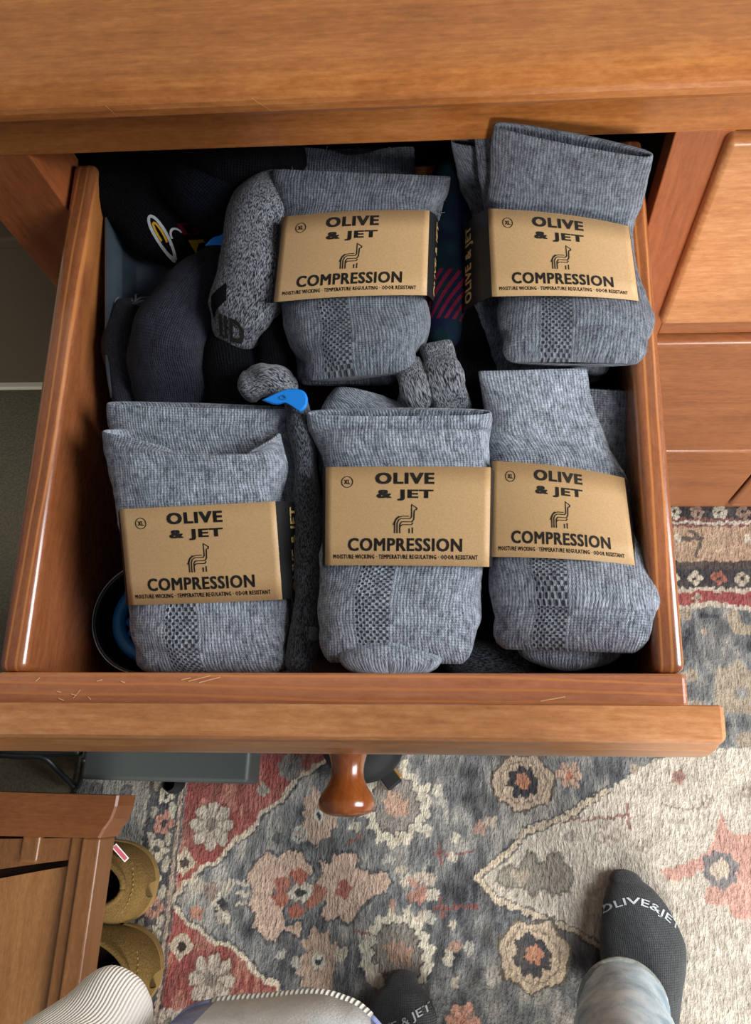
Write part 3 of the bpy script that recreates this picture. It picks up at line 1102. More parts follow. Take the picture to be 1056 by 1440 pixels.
box('divider', 'wood_dark', dresser, 0.14, 0.156, 0.022, 0.45, 0.033, 0.8136, 0.001)
box('back_panel', 'wood_dark', dresser, DX0 + 0.02, DXR - 0.02, 0.445, 0.453, 0.03, 0.8136, 0)
for x0, x1 in ((-0.3215, 0.1285), (0.168, 0.565)):
    box('rail', 'wood_lower', dresser, x0, x1, 0.0008, 0.022, 0.508, 0.5385, 0.001)
    box('dust_panel', 'wood_dark', dresser, x0 + .012, x1 - .012, 0.022, 0.44, 0.513, 0.520, 0)
box('plinth', 'wood_lower', dresser, -0.3215, 0.565, 0.0008, 0.022, 0.0, 0.034, 0.001)


def front(name, mat, x0, x1, z0, z1, proud=0.0095, knob=True):
    f = box(name, mat, dresser, x0, x1, -proud, 0.006, z0, z1, 0.0045, 3)
    if knob:
        V, F = lathe(KNOB, ((x0 + x1) / 2, -proud, (z0 + z1) / 2), (0, -1, 0))
        mk('knob', V, F, 'wood_knob', f)
    return f


KNOB = [(0.0130, 0.0), (0.0122, 0.002), (0.0112, 0.006), (0.0106, 0.011), (0.0112, 0.016), (0.0135, 0.021), (0.0165, 0.025), (0.0184, 0.029),
        (0.0188, 0.0325), (0.0178, 0.0355), (0.0150, 0.0378), (0.0100, 0.0393), (0.005, 0.0399), (0.0, 0.04)]
front('drawer_front', 'wood_front', 0.1625, 0.560, 0.5395, 0.7630)
front('drawer_front', 'wood_lower', 0.1625, 0.560, 0.2475, 0.5065)
front('drawer_front', 'wood_lower', -0.317, 0.1275, 0.2475, 0.5065)
for x0, x1 in ((0.1625, 0.3590), (0.3632, 0.560)):
    front('door', 'wood_lower', x0, x1, 0.036, 0.2445, 0.0095, False)
front('drawer_front', 'wood_lower', -0.317, 0.1275, 0.036, 0.2445)

# the open drawer: its moulded front carries the box as sub-parts
prof = [(0.0262, 0.043), (0.0255, 0.045), (0.0105, 0.045), (0.0080, 0.0444), (0.0062, 0.0425), (0.0055, 0.0395), (0.0050, 0.034), (0.0020, 0.026), (-0.0005, 0.012), (-0.0015, -0.005),
        (-0.0015, -0.160), (-0.0005, -0.172), (0.002, -0.175), (0.0262, -0.175)]
A0, A1 = -0.3200, 0.1328
P0 = [(A0 + .001, b, z) for b, z in prof]
ring = []
for a, s in ((A0, 0.0), (A0 + .0025, 0.0), (A1 - .0025, 0.0), (A1, 0.0)):
    ring.append([(a, b + (0.002 if a in (A0, A1) else 0) * (1 if b < .01 else -0.4), z - (0.002 if a in (A0, A1) and z > 0 else 0)) for b, z in prof])
k = len(prof)
V = np.array([p for r_ in ring for p in r_])
F = [[i * k + j, i * k + (j + 1) % k, (i + 1) * k + (j + 1) % k, (i + 1) * k + j] for i in range(3) for j in range(k)]
F += [list(range(k))[::-1], list(range(3 * k, 4 * k))]
drawer = mk('drawer', dw(V), F, 'wood_front', dresser, smooth=False)
drawer['label'] = 'open drawer with bevelled front and one turned knob'
box('drawer_side', 'wood_drawer_y', drawer, -0.3125, -0.2935, 0.0478, 0.44, -0.15, 0.0, 0.0055, 4, dw)
box('drawer_side', 'wood_drawer_y', drawer, 0.1060, 0.1250, 0.0478, 0.44, -0.15, 0.0, 0.0055, 4, dw)
box('drawer_box_front', 'wood_drawer_x', drawer, -0.3125, 0.1250, 0.0268, 0.0475, -0.15, 0.0, 0.003, 3, dw)
box('drawer_back', 'wood_drawer_x', drawer, -0.2935, 0.1060, 0.425, 0.44, -0.15, -0.02, 0.002, 2, dw)
box('drawer_bottom', 'wood_dark', drawer, -0.2935, 0.1060, 0.0475, 0.425, -0.150, -0.142, 0, 2, dw)
kc = (-0.0892,0.0045,-0.055)
V, F = lathe(KNOB, dw([(kc[0], -0.0014, -0.055)])[0], -DR)
mk('knob', V, F, 'wood_knob', drawer)

# ------------------------------------------------------------------ sock packs
ALPACA = [
    [(0.20, 1.0), (0.20, 0.66), (0.26, 0.55), (0.36, 0.50), (0.72, 0.50), (0.78, 0.44), (0.78, 0.02), (0.99, 0.14), (0.97, 0.20), (0.89, 0.21)],
    [(0.04, 0.72), (0.10, 0.60)],
    [(0.07, 0.66), (0.16, 0.50), (0.28, 0.42)],
    [(0.10, 1.0), (0.10, 0.66), (0.15, 0.54), (0.26, 0.46), (0.40, 0.42), (0.68, 0.42)],
    [(0.31, 1.0), (0.31, 0.70), (0.38, 0.61), (0.80, 0.61), (0.87, 0.52), (0.89, 0.22)],
    [(0.31, 0.78), (0.40, 0.71), (0.78, 0.71), (0.84, 0.64)],
    [(0.69, 0.84), (0.69, 1.0)], [(0.82, 0.80), (0.82, 1.0)],
]


def label_art():
    """kraft label print laid out in label fractions (x right, y down)"""
    out = []

    def put(s, x0, x1, y0, y1, bold, res=3):
        V, F, _ = text_mesh(s, bold, res)
        out.append(('lettering', np.stack([x0 + V[:, 0] * (x1 - x0), y1 - V[:, 1] * (y1 - y0)], 1), F))
    put('OLIVE', .306, .664, .062, .182, .055)
    put('& JET', .315, .660, .238, .352, .055)
    put('COMPRESSION', .142, .836, .728, .860, .040)
    put('MOISTURE WICKING \u00b7 TEMPERATURE REGULATING \u00b7 ODOR RESISTANT', .052, .930, .892, .936, .034, 1)
    th = np.linspace(0, 2 * math.pi, 33)
    out.append(('size_badge', *stroke2([(.134 + .034 * math.cos(t), .157 + .034 * 1.65 * math.sin(t)) for t in th], .0065)))
    V, F, _ = text_mesh('XL', .05)
    out.append(('lettering', np.stack([.115 + V[:, 0] * .038, .180 - V[:, 1] * .046], 1), F))
    parts = []
    for st in ALPACA:
        v, f = stroke2([(.412 + .150 * x, .385 + .295 * y) for x, y in st], .0085)
        parts.append((v, f))
    out.append(('alpaca_emblem', *cat2(parts)))
    return out


ART = None


def label_band(root, quad, bow, depth, sides, skew=0.0):
    """kraft wrap: quad = TL, TR, BR, BL in drawer coordinates"""
    global ART
    ART = ART or label_art()
    TL, TR, BR, BL = [np.array(q) for q in quad]
    nrm = nz(np.cross(TR - TL, TL - BL))

    def surf(x, y, off=0.0):
        x, y = np.asarray(x)[:, None], np.asarray(y)[:, None]
        p = (TL * (1 - x) + TR * x) * (1 - y) + (BL * (1 - x) + BR * x) * y
        return p + nrm * (bow * 4 * x * (1 - x) * (1 + skew * (x - .5)) + off)
    nx, ny = 25, 5
    gx, gy = np.meshgrid(np.linspace(0, 1, nx), np.linspace(0, 1, ny), indexing='ij')
    V = np.vstack([surf(gx.ravel(), gy.ravel(), 0.0), surf(gx.ravel(), gy.ravel(), -0.0005)])
    idx = np.arange(nx * ny).reshape(nx, ny)
    F = []
    for i in range(nx - 1):
        for j in range(ny - 1):
            q = [idx[i, j], idx[i, j + 1], idx[i + 1, j + 1], idx[i + 1, j]]
            F.append(q)
            F.append([t + nx * ny for t in q][::-1])
    e = list(idx[:, 0]) + list(idx[-1, 1:]) + list(idx[::-1, -1][1:]) + list(idx[0, ::-1][1:-1])
    for a, b in zip(e, e[1:] + e[:1]):
        F.append([a, b, b + nx * ny, a + nx * ny])
    band = mk('label_band', dw(V), F, 'kraft', root)
    band['label'] = 'brown kraft paper band printed in black'
    for nm, v, f in ART:
        if nm != 'lettering' or True:
            mk(nm, dw(surf(v[:, 0], v[:, 1], 0.00018)), f, 'ink', band, smooth=False)
    for side, (out_t, out_b, txt) in sides.items():
        a0, b0 = (TR, BR) if side == 'R' else (TL, BL)
        a1, b1 = np.array(out_t), np.array(out_b)
        n = 9
        V = []
        for i in range(n):
            t = i / (n - 1)
            for j in range(4):
                s = j / 3
                p = (a0 * (1 - t) + a1 * t) * (1 - s) + (b0 * (1 - t) + b1 * t) * s
                V.append(p + (a1 - a0) * 0.0)
        nn = nz(np.cross(a1 - a0, b0 - a0))
        if nn @ np.array([1 if side == 'R' else -1, 0, 0.6]) < 0:
            nn = -nn
        V = np.array([v + nn * 0.003 * 4 * (i // 4) / (n - 1) * (1 - (i // 4) / (n - 1)) for i, v in enumerate(V)])
        V2 = np.vstack([V, V - nn * 0.0005])
        F = []
        for i in range(n - 1):
            for j in range(3):
                q = [i * 4 + j, i * 4 + j + 1, (i + 1) * 4 + j + 1, (i + 1) * 4 + j]
                F += [q, [t + 4 * n for t in q][::-1]]
        mk('side_panel', dw(V2), F, 'black_card', band)
        if txt:
            tv, tf, _ = text_mesh('OLIVE & JET', .04)
            # reads upward: text x runs from bottom to top, text y across the panel
            s = 1 - (0.06 + 0.88 * tv[:, 0])
            t = (0.62 - 0.34 * tv[:, 1]) if side == 'R' else (0.48 + .36 * tv[:, 1] * -1 + .36)
            if side == 'L':
                t = 0.80 - 0.36 * (1 - tv[:, 1]) * 1.0
            else:
                t = 0.40 + 0.36 * (1 - tv[:, 1])
            s, t = s[:, None], t[:, None]
            p = (a0 * (1 - t) + a1 * t) * (1 - s) + (b0 * (1 - t) + b1 * t) * s + nn * (0.003 * 4 * t * (1 - t) + .0003)
            mk('side_lettering', dw(p), tf, 'gold', band, smooth=False)
    return band


def pack(label, fr, rear, quad, bow, sides, knit_f, knit_r, seed, dip=None, extra=(), skew=0.0, e=2.7):
    cen = dw([np.mean([q[:3] for q in fr], 0)])[0]
    root = thing('sock_pack', cen - np.array([0, 0, 0.03]), label, 'socks', 'banded wool sock packs in the drawer')
    socks = []
    V, F, UV = flat(fr, 44, n=44, e=e, end0='fold', end1='open', lump=0.0040, lscale=36, seed=seed, wrinkle=0.0011, dip=dip, depth=0.03)
    s = mk('sock', V, F, knit_f, root, UV)
    socks.append(s)
    for i, r_ in enumerate(rear):
        st, kw = (r_[0], r_[1]) if isinstance(r_, tuple) else (r_, {})
        q = dict(n=40, e=2.8, end0='fold', end1='open', lump=0.0036, lscale=42, seed=seed + 11 + i, wrinkle=0.0011)
        q.update(kw)
        V, F, UV = flat(st, 34, **q)
        socks.append(mk('sock' if i == 0 else 'folded_toe', V, F, knit_r, root, UV))
    label_band(root, quad, bow, 0.03, sides, skew)
    fuzz(socks, root, 5000, ln=(0.0015, 0.0050), seed=seed)
    return root


# back row, left of centre
pack('grey sock pack at the back, left of the dark plaid sock, banded in kraft paper',
     [(-0.1229,0.2654,-0.002,-0.0424,0.2713,-0.003,0.017), (-0.1317,0.2769,-0.002,-0.035,0.2816,-0.004,0.021), (-0.1386,0.2941,-0.001,-0.0325,0.2961,-0.003,0.022), (-0.141,0.3137,0,-0.0335,0.3156,-0.002,0.018),
      (-0.142,0.3478,0.002,-0.0325,0.3493,0,0.017), (-0.1436,0.3791,0.005,-0.0283,0.379,0.002,0.017), (-0.1455,0.397,0.01,-0.0208,0.3919,0.007,0.017), (-0.1459,0.4093,0.018,-0.0169,0.3997,0.014,0.008)],
     [([(-0.1299,0.2687,-0.024,-0.0564,0.2666,-0.024,0.012), (-0.1425,0.3172,-0.026,-0.0371,0.3195,-0.026,0.012), (-0.1485,0.3774,-0.023,-0.0362,0.3788,-0.023,0.013), (-0.1478,0.4248,-0.009,-0.0437,0.4194,-0.009,0.013), (-0.1454,0.4425,0.001,-0.0447,0.4382,0.001,0.007)], {'dip': (0.010, 0.1, 0.3)})],
     [(-0.1355,0.3645,0.0245), (-0.0313,0.3671,0.0215), (-0.0331,0.3014,0.0185), (-0.1393,0.2986,0.0205)], 0.0035,
     {'R': ((-0.0274,0.3766,-0.01), (-0.0321,0.3111,-0.014), True), 'L': ((-0.1476,0.3698,-0.012), (-0.1461,0.3152,-0.014), False)},
     'knit_shaded', 'knit_shaded_plain', 1)

# back row, right corner
pack('grey sock pack at the back right, its cuff raised against the dresser apron',
     [(0.0205,0.2787,-0.006,0.1161,0.2713,0,0.018), (0.0177,0.286,-0.007,0.1199,0.2772,0,0.021), (0.0154,0.2979,-0.006,0.1218,0.288,-0.001,0.022), (0.0146,0.3124,-0.0025,0.1187,0.3043,-0.002,0.018),
      (0.0126,0.3436,0.003,0.1126,0.3323,-0.001,0.017), (0.0108,0.3653,0.01,0.1119,0.3525,0.005,0.016), (0.0099,0.3797,0.024,0.1168,0.3661,0.018,0.014), (0.0108,0.388,0.047,0.1176,0.3692,0.04,0.011), (0.0134,0.3925,0.072,0.1152,0.3693,0.064,0.006)],
     [[(0.0037,0.286,-0.043,0.1,0.2785,-0.043,0.013), (-0.0025,0.3029,-0.041,0.1117,0.2955,-0.045,0.015), (-0.0031,0.3419,-0.035,0.1026,0.3342,-0.039,0.015), (-0.0059,0.3865,-0.027,0.0982,0.377,-0.029,0.015), (-0.0116,0.413,-0.003,0.0914,0.3999,-0.009,0.015), (-0.0157,0.4164,0.032,0.0573,0.4102,0.028,0.006)],
      ([(0.0119,0.3612,-0.001,0.0685,0.3569,-0.007,0.011), (0.0051,0.3901,0.017,0.0626,0.3799,0.011,0.011), (0.0004,0.4073,0.051,0.0509,0.4031,0.043,0.005)], {}),
      ([(0.0377,0.2768,-0.05,0.0934,0.274,-0.05,0.01), (0.0328,0.2897,-0.052,0.0964,0.2849,-0.052,0.012), (0.0332,0.3067,-0.05,0.0972,0.3046,-0.05,0.012)], {'end0': 'fold', 'end1': 'fold'})],
     [(0.0096,0.3609,0.0295), (0.1054,0.3466,0.0235), (0.1098,0.293,0.0165), (0.0116,0.2999,0.0165)], 0.0055,
     {'L': ((-0.0078,0.3747,-0.012), (-0.0096,0.3091,-0.022), True), 'R': ((0.1071,0.3598,-0.018), (0.1111,0.3153,-0.022), False)},
     'knit_shaded', 'knit_shaded_plain', 2, skew=0.3)

# front row, left
pack('light grey sock pack at the front left beside the round tin, its cuff gaping',
     [(-0.2372,0.0697,-0.044,-0.1322,0.0706,-0.044,0.02), (-0.2399,0.0782,-0.041,-0.1305,0.079,-0.041,0.022), (-0.2423,0.0927,-0.038,-0.1306,0.0943,-0.038,0.022), (-0.2453,0.1027,-0.0375,-0.1337,0.1062,-0.0375,0.018),
      (-0.2463,0.1336,-0.027,-0.1349,0.1361,-0.027,0.018), (-0.2501,0.1613,-0.0165,-0.135,0.1654,-0.0165,0.018), (-0.2545,0.1847,-0.011,-0.1339,0.1858,-0.011,0.019), (-0.2596,0.2032,-0.006,-0.1335,0.1996,-0.006,0.019), (-0.2601,0.214,-0.001,-0.135,0.2086,-0.002,0.017)],
     [[(-0.223,0.059,-0.069,-0.1266,0.0616,-0.069,0.014), (-0.2336,0.0863,-0.062,-0.1186,0.086,-0.062,0.016), (-0.2447,0.1365,-0.05,-0.1226,0.1354,-0.05,0.016), (-0.2541,0.186,-0.034,-0.1268,0.184,-0.034,0.016), (-0.2656,0.2212,-0.024,-0.1304,0.2172,-0.024,0.016), (-0.2666,0.2396,-0.012,-0.1318,0.2323,-0.013,0.008)]],
     [(-0.2402,0.1549,0.0045), (-0.134,0.1589,0.0045), (-0.1309,0.097,-0.0175), (-0.2363,0.0936,-0.0175)], 0.0025,
     {'R': ((-0.1262,0.1689,-0.03), (-0.1268,0.1055,-0.05), True), 'L': ((-0.2487,0.1526,-0.03), (-0.2471,0.0999,-0.05), False)},
     'knit', 'knit_plain', 3, dip=(0.038, 0.30, 0.42))

# front row, middle
pack('light grey sock pack at the front middle, flat with a rounded toe folded below',
     [(-0.1054,0.0777,-0.019,-0.0032,0.0766,-0.019,0.022), (-0.1071,0.0843,-0.019,-0.0013,0.0831,-0.019,0.022), (-0.108,0.0939,-0.019,-0.0003,0.0925,-0.019,0.023), (-0.1065,0.1156,-0.019,0.0033,0.1148,-0.019,0.02),
      (-0.1015,0.1519,-0.0155,0.0067,0.1515,-0.0155,0.018), (-0.1056,0.1863,-0.014,0.0081,0.1854,-0.014,0.018), (-0.1125,0.2028,-0.01,0.0093,0.2018,-0.011,0.018), (-0.1166,0.2165,-0.007,0.0105,0.2141,-0.008,0.017), (-0.1159,0.2221,0.0025,0.01,0.22,0.0015,0.0055)],
     [[(-0.1016,0.0798,-0.054,-0.0094,0.0797,-0.054,0.014), (-0.1077,0.1348,-0.048,-0.0013,0.1338,-0.048,0.014), (-0.1111,0.186,-0.041,0.0043,0.1842,-0.041,0.015), (-0.1152,0.2204,-0.03,0.0049,0.2257,-0.036,0.016), (-0.1092,0.2379,-0.022,-0.0156,0.2328,-0.036,0.016), (-0.1027,0.2493,-0.018,-0.0566,0.2401,-0.03,0.014)],
      ([(-0.0901,0.0553,-0.009,-0.0254,0.0545,-0.009,0.012), (-0.0957,0.0645,-0.018,-0.0222,0.0636,-0.018,0.014), (-0.0977,0.076,-0.027,-0.0207,0.0759,-0.027,0.014)], {'end0': 'toe', 'toe_k': 0.33, 'end1': 'fold', 'e': 2.0, 'nring': 8})],
     [(-0.1005,0.1812,0.0075), (0.0088,0.1796,0.0065), (0.0068,0.1138,0.0028), (-0.099,0.1154,0.0035)], 0.0018,
     {'R': ((0.0092,0.1805,-0.03), (0.0063,0.1209,-0.036), False), 'L': ((-0.1054,0.1823,-0.03), (-0.1041,0.1238,-0.036), False)},
     'knit', 'knit_plain', 4)

# front row, right
pack('light grey sock pack at the front right against the drawer side, cuff folded narrower',
     [(0.0113,0.086,-0.026,0.1103,0.0808,-0.006,0.021), (0.01,0.0917,-0.026,0.113,0.0851,-0.005,0.021), (0.0088,0.1011,-0.025,0.1148,0.0923,-0.005,0.022), (0.0082,0.1208,-0.0245,0.1101,0.1134,-0.016,0.02),
      (0.0088,0.1581,-0.0245,0.1021,0.1474,-0.026,0.018), (0.0073,0.1913,-0.0235,0.1012,0.1831,-0.03,0.018), (0.0062,0.2107,-0.023,0.0887,0.2067,-0.028,0.018), (0.0045,0.234,-0.017,0.0806,0.2366,-0.022,0.014), (0.0018,0.2549,-0.008,0.0774,0.2569,-0.012,0.007)],
     [[(0.0439,0.0881,-0.078,0.1149,0.0859,-0.082,0.012), (0.0348,0.139,-0.071,0.1144,0.1366,-0.075,0.013), (0.0356,0.1845,-0.06,0.1104,0.1853,-0.066,0.014), (0.0463,0.2237,-0.047,0.1116,0.2206,-0.051,0.015), (0.0515,0.2544,-0.033,0.1116,0.2502,-0.037,0.007)],
      ([(0.0256,0.0676,-0.043,0.0953,0.0666,-0.043,0.013), (0.0231,0.0756,-0.046,0.0981,0.0746,-0.046,0.014), (0.0235,0.0859,-0.05,0.0994,0.0847,-0.05,0.014)], {'end0': 'toe', 'toe_k': 0.4, 'end1': 'fold', 'e': 2.0, 'nring': 8})],
     [(0.01,0.1875,-0.003), (0.0974,0.1762,-0.0095), (0.0988,0.1147,-0.0005), (0.0079,0.1218,-0.0035)], 0.0065,
     {'R': ((0.1015,0.177,-0.04), (0.103,0.123,-0.04), False), 'L': ((0.0134,0.1837,-0.04), (0.0124,0.1288,-0.04), False)},
     'knit', 'knit_plain', 5, skew=0.3)


# ------------------------------------------------------------------ loose things in the drawer
def loose(name, label, path, mat, cat='sock', parts=None, fz=0, **kw):
    q = dict(n=32, e=2.2, end0='toe', end1='toe', lump=0.004, lscale=30, seed=len(bpy.data.objects), wrinkle=0.001)
    q.update(kw)
    P = path if isinstance(path[0][0], (tuple, list)) else [path]
    geo = [tube(p, 34, **q) for p in P]
    V, F, UV = join(geo)
    o = mk(name, V, F, mat, None, UV)
    tag(o, label, cat, 'loose socks in the drawer')
    if fz:
        fuzz([o], o, fz, seed=len(bpy.data.objects))
    return o


def on_surface(o, pts, off=0.0006, direction=None):
    """drop drawer-coordinate points straight onto an object's upper skin"""
    me = o.data
    root = ROOT[o.name]
    bv = BVHTree.FromPolygons([tuple(np.array(v.co) + root) for v in me.vertices], [list(p.vertices) for p in me.polygons])
    out = []
    for p in np.atleast_2d(pts):
        wpt = dw([p])[0] if direction is None else np.array(p)
        d = Vector(-MU) if direction is None else Vector(direction)
        hit = bv.ray_cast(Vector(wpt) - d * 0.12, d)
        if hit[0] is None:
            near = bv.find_nearest(Vector(wpt))
            hit = (near[0], near[1])
        nn = hit[1] if hit[1].dot(d) < 0 else -hit[1]
        out.append(np.array(hit[0] + nn * off))
    return np.array(out)


bs = loose('black_sock', 'black sock with a white and yellow oval emblem in the back left corner',
           [(-0.2979,0.4842,-0.03,0.0367,0.024), (-0.2718,0.4397,-0.03,0.0417,0.026), (-0.2454,0.4037,-0.034,0.0329,0.024), (-0.2295,0.3888,-0.046,0.0237,0.018)], 'black_knit')
# emblem: elongated ring with an inner crescent, and a small yellow patch
ec, ea = np.array((-0.2429,0.3839,-0.01)), -0.52
ux = np.array([math.cos(ea + math.pi / 2), math.sin(ea + math.pi / 2), 0]) * -1
ux = nz(np.array((-0.2327,0.3658,-0.01)) - np.array((-0.253,0.3997,-0.01)))
uy = np.array([-ux[1], ux[0], 0])


def emblem(pts, wd, mat, nm, parent):
    v, f = stroke2(pts, wd)
    p = ec + v[:, :1] * ux + v[:, 1:2] * uy
    mk(nm, on_surface(parent, p), f, mat, parent, smooth=False)


th = np.linspace(0.0, 2 * math.pi, 30)
emblem([(0.0130 * math.cos(t), 0.0042 * math.sin(t)) for t in th], 0.0022, 'white', 'emblem_ring', bs)
th = np.linspace(0.7, 5.2, 18)
emblem([(0.0075 * math.cos(t), 0.0020 * math.sin(t)) for t in th], 0.0016, 'yellow', 'emblem_crescent', bs)
th = np.linspace(1.9, 4.6, 12)
emblem([(0.006 + 0.0055 * math.cos(t), 0.0105 + 0.0045 * math.sin(t)) for t in th], 0.0014, 'white', 'emblem_arc', bs)
emblem([(0.0135, 0.0160), (0.0135, 0.0265)], 0.0090, 'yellow', 'emblem_patch', bs)
emblem([(0.002, 0.0150), (0.002, 0.0270)], 0.0075, 'red_thread', 'emblem_patch', bs)

loose('navy_sock', 'dark navy fleece sock heaped at the back under the apron',
      [(-0.2369,0.4551,-0.02,0.0323,0.022), (-0.2025,0.4221,-0.012,0.0352,0.026), (-0.1829,0.401,-0.018,0.0282,0.024), (-0.1764,0.3885,-0.028,0.0205,0.018)], 'navy_fleece', fz=300)
loose('black_sock', 'black sock lying across the back behind the marled sock',
      [(-0.2162,0.4472,0.004,0.0225,0.018), (-0.1754,0.4322,0.006,0.0243,0.02), (-0.1438,0.4302,0,0.0221,0.018)], 'black_knit')
loose('charcoal_sock', 'large charcoal terry sock curling down the left of the drawer',
      [(-0.1893,0.37,-0.034,0.0171,0.016), (-0.2062,0.3428,-0.026,0.0258,0.022), (-0.2214,0.3045,-0.022,0.0318,0.026), (-0.2283,0.2813,-0.026,0.0328,0.026), (-0.2279,0.2609,-0.036,0.0308,0.02)], 'charcoal', fz=900)
cs = loose('charcoal_sock', 'narrow charcoal sock with a frayed pale cuff against the plastic pouch',
           [(-0.2696,0.3274,-0.036,0.0126,0.014), (-0.2714,0.3028,-0.036,0.0136,0.016), (-0.2688,0.2745,-0.04,0.0124,0.015), (-0.2641,0.2504,-0.046,0.0112,0.013)], 'charcoal', fz=300)
r = random.Random(3)
fr = []
for i in range(26):
    p = np.array((-0.2678,0.329,-0.026)) + np.array([r.uniform(-.009, .009), r.uniform(-.003, .003), r.uniform(-.003, .002)])
    st_ = np.array([r.gauss(0, .002), r.gauss(.001, .0015), r.gauss(.0005, .0006)])
    q = [p + st_ * t + np.array([0, 0, -.0006 * t * t]) + np.array([r.gauss(0, .0006), r.gauss(0, .0006), 0]) for t in range(5)]
    fr.append(wire(dw(q), 0.0007, 5))
V, F, UV = join(fr)
mk('frayed_cuff', V, F, 'grey_thread', cs)

ms = loose('marled_sock', 'black and white marled sock left of the back sock pack',
           [(-0.1438,0.4097,0,0.0164,0.016), (-0.1564,0.3925,0.002,0.0239,0.02), (-0.161,0.3637,0.002,0.0246,0.022), (-0.1614,0.3291,0,0.0264,0.022), (-0.1683,0.3054,-0.004,0.0253,0.018), (-0.173,0.2951,-0.008,0.0211,0.014)], 'marl', fz=400)
tv, tf, _ = text_mesh('IID', .03)
a, b, c_ = [np.array(q) for q in ((-0.1835,0.2866,0.01), (-0.1655,0.2782,0.01), (-0.1822,0.2956,0.01))]
p = a + tv[:, :1] * (b - a) + tv[:, 1:2] * (c_ - a) * 1.3
mk('lettering', on_surface(ms, p), tf, 'ink', ms, smooth=False)
v, f = stroke2([(0, 0), (.5, .16), (1, 0.1)], 0.42)
a, b, c_ = [np.array(q) for q in ((-0.1875,0.298,0.01), (-0.1746,0.3044,0.01), (-0.1875,0.3106,0.01))]
vv = []
for i in range(9):
    for j in range(5):
        vv.append((i / 8, j / 4))
vv = np.array(vv)
ff = [[i * 5 + j, (i + 1) * 5 + j, (i + 1) * 5 + j + 1, i * 5 + j + 1] for i in range(8) for j in range(4)]
mk('black_patch', on_surface(ms, a + vv[:, :1] * (b - a) + vv[:, 1:2] * (c_ - a)), ff, 'black_knit', ms)

loose('black_sock', 'black sock hanging below the lettered toe of the marled sock',
      [(-0.1851,0.3007,-0.026,0.0219,0.016), (-0.1785,0.2771,-0.024,0.0247,0.018), (-0.1764,0.2545,-0.03,0.0236,0.016)], 'black_knit')
loose('black_sock', 'black sock tucked beside the lower left of the back sock pack',
      [(-0.152,0.3165,-0.016,0.0118,0.014), (-0.1478,0.2824,-0.016,0.0138,0.016), (-0.1439,0.2531,-0.024,0.0137,0.014)], 'black_knit')
loose('marled_sock', 'small bunched marled sock behind the blue clip',
      [(-0.1598,0.2485,-0.006,0.0113,0.013), (-0.1466,0.2515,-0.006,0.0123,0.013), (-0.1355,0.2474,-0.012,0.0103,0.012)], 'marl', lump=0.006, lscale=60, fz=150)
loose('marled_sock', 'folded marled sock behind the front middle pack, two upright folds',
      [[(-0.0267,0.27,-0.01,0.0121,0.01), (-0.0227,0.2506,-0.01,0.014,0.012), (-0.0192,0.2399,-0.024,0.0142,0.012)],
       [(-0.0458,0.2572,-0.01,0.0111,0.01), (-0.0418,0.2438,-0.012,0.013,0.012), (-0.04,0.2409,-0.03,0.0134,0.012)]], 'marl', fz=300, e=3.2, end0='fold', end1='fold', lump=0.005, lscale=55)
loose('plaid_sock', 'dark navy sock with dark red slanting stripes between the two back packs',
      [(-0.0246,0.2965,-0.03,0.0158,0.016), (-0.0223,0.337,-0.026,0.0171,0.018), (-0.0189,0.385,-0.024,0.0174,0.018), (-0.0165,0.4283,-0.022,0.0165,0.016)], 'plaid')
ds = loose('marled_sock', 'long dark marled sock with a pale ampersand between two front packs',
           [(-0.1281,0.2349,-0.014,0.0082,0.012), (-0.1213,0.205,-0.018,0.0091,0.014), (-0.1187,0.1614,-0.03,0.0091,0.015), (-0.1176,0.1118,-0.036,0.009,0.015), (-0.1188,0.0779,-0.04,0.0109,0.015), (-0.1221,0.0592,-0.046,0.0109,0.012)], 'marl_dark', fz=200)
tv, tf, _ = text_mesh('&', .06)
a, b, c_ = [np.array(q) for q in ((-0.1141,0.0714,-0.01), (-0.1067,0.0723,-0.01), (-0.1155,0.0801,-0.01))]
mk('lettering', on_surface(ds, a + tv[:, :1] * (b - a) + tv[:, 1:2] * (c_ - a)), tf, 'grey_thread', ds, smooth=False)
loose('marled_sock', 'dark marled sock low at the front, between the middle and right packs',
      [(-0.0174,0.066,-0.072,0.0121,0.014), (0.0077,0.0631,-0.072,0.014,0.016), (0.0303,0.0605,-0.076,0.012,0.014)], 'marl_dark', fz=120)
loose('black_sock', 'added black sock darkening the gap between the back right pack and front middle pack',  # added filler: this and the next three socks stand in for deep shade
      [(-0.01,0.3175,-0.045,0.0184,0.018), (-0.005,0.2755,-0.045,0.0202,0.018), (-0.0033,0.2373,-0.05,0.0189,0.016)], 'black_knit')
loose('black_sock', 'added black sock darkening the space under the front right pack along the drawer side',
      [(0.0985,0.2632,-0.075,0.0119,0.016), (0.0952,0.1973,-0.085,0.0128,0.016), (0.0921,0.1332,-0.095,0.0126,0.016), (0.0874,0.0912,-0.1,0.0114,0.016)], 'black_knit')
loose('black_sock', 'added black sock darkening the bottom of the drawer under the front left pack',
      [(-0.2085,0.2464,-0.075,0.0517,0.02), (-0.2022,0.1802,-0.09,0.0512,0.022), (-0.1885,0.1084,-0.1,0.0447,0.02)], 'black_knit')
loose('black_sock', 'added black sock darkening the bottom of the drawer under the front middle pack',
      [(-0.061,0.2432,-0.075,0.0498,0.02), (-0.0604,0.1753,-0.08,0.054,0.022), (-0.0549,0.1007,-0.09,0.0477,0.02)], 'black_knit')

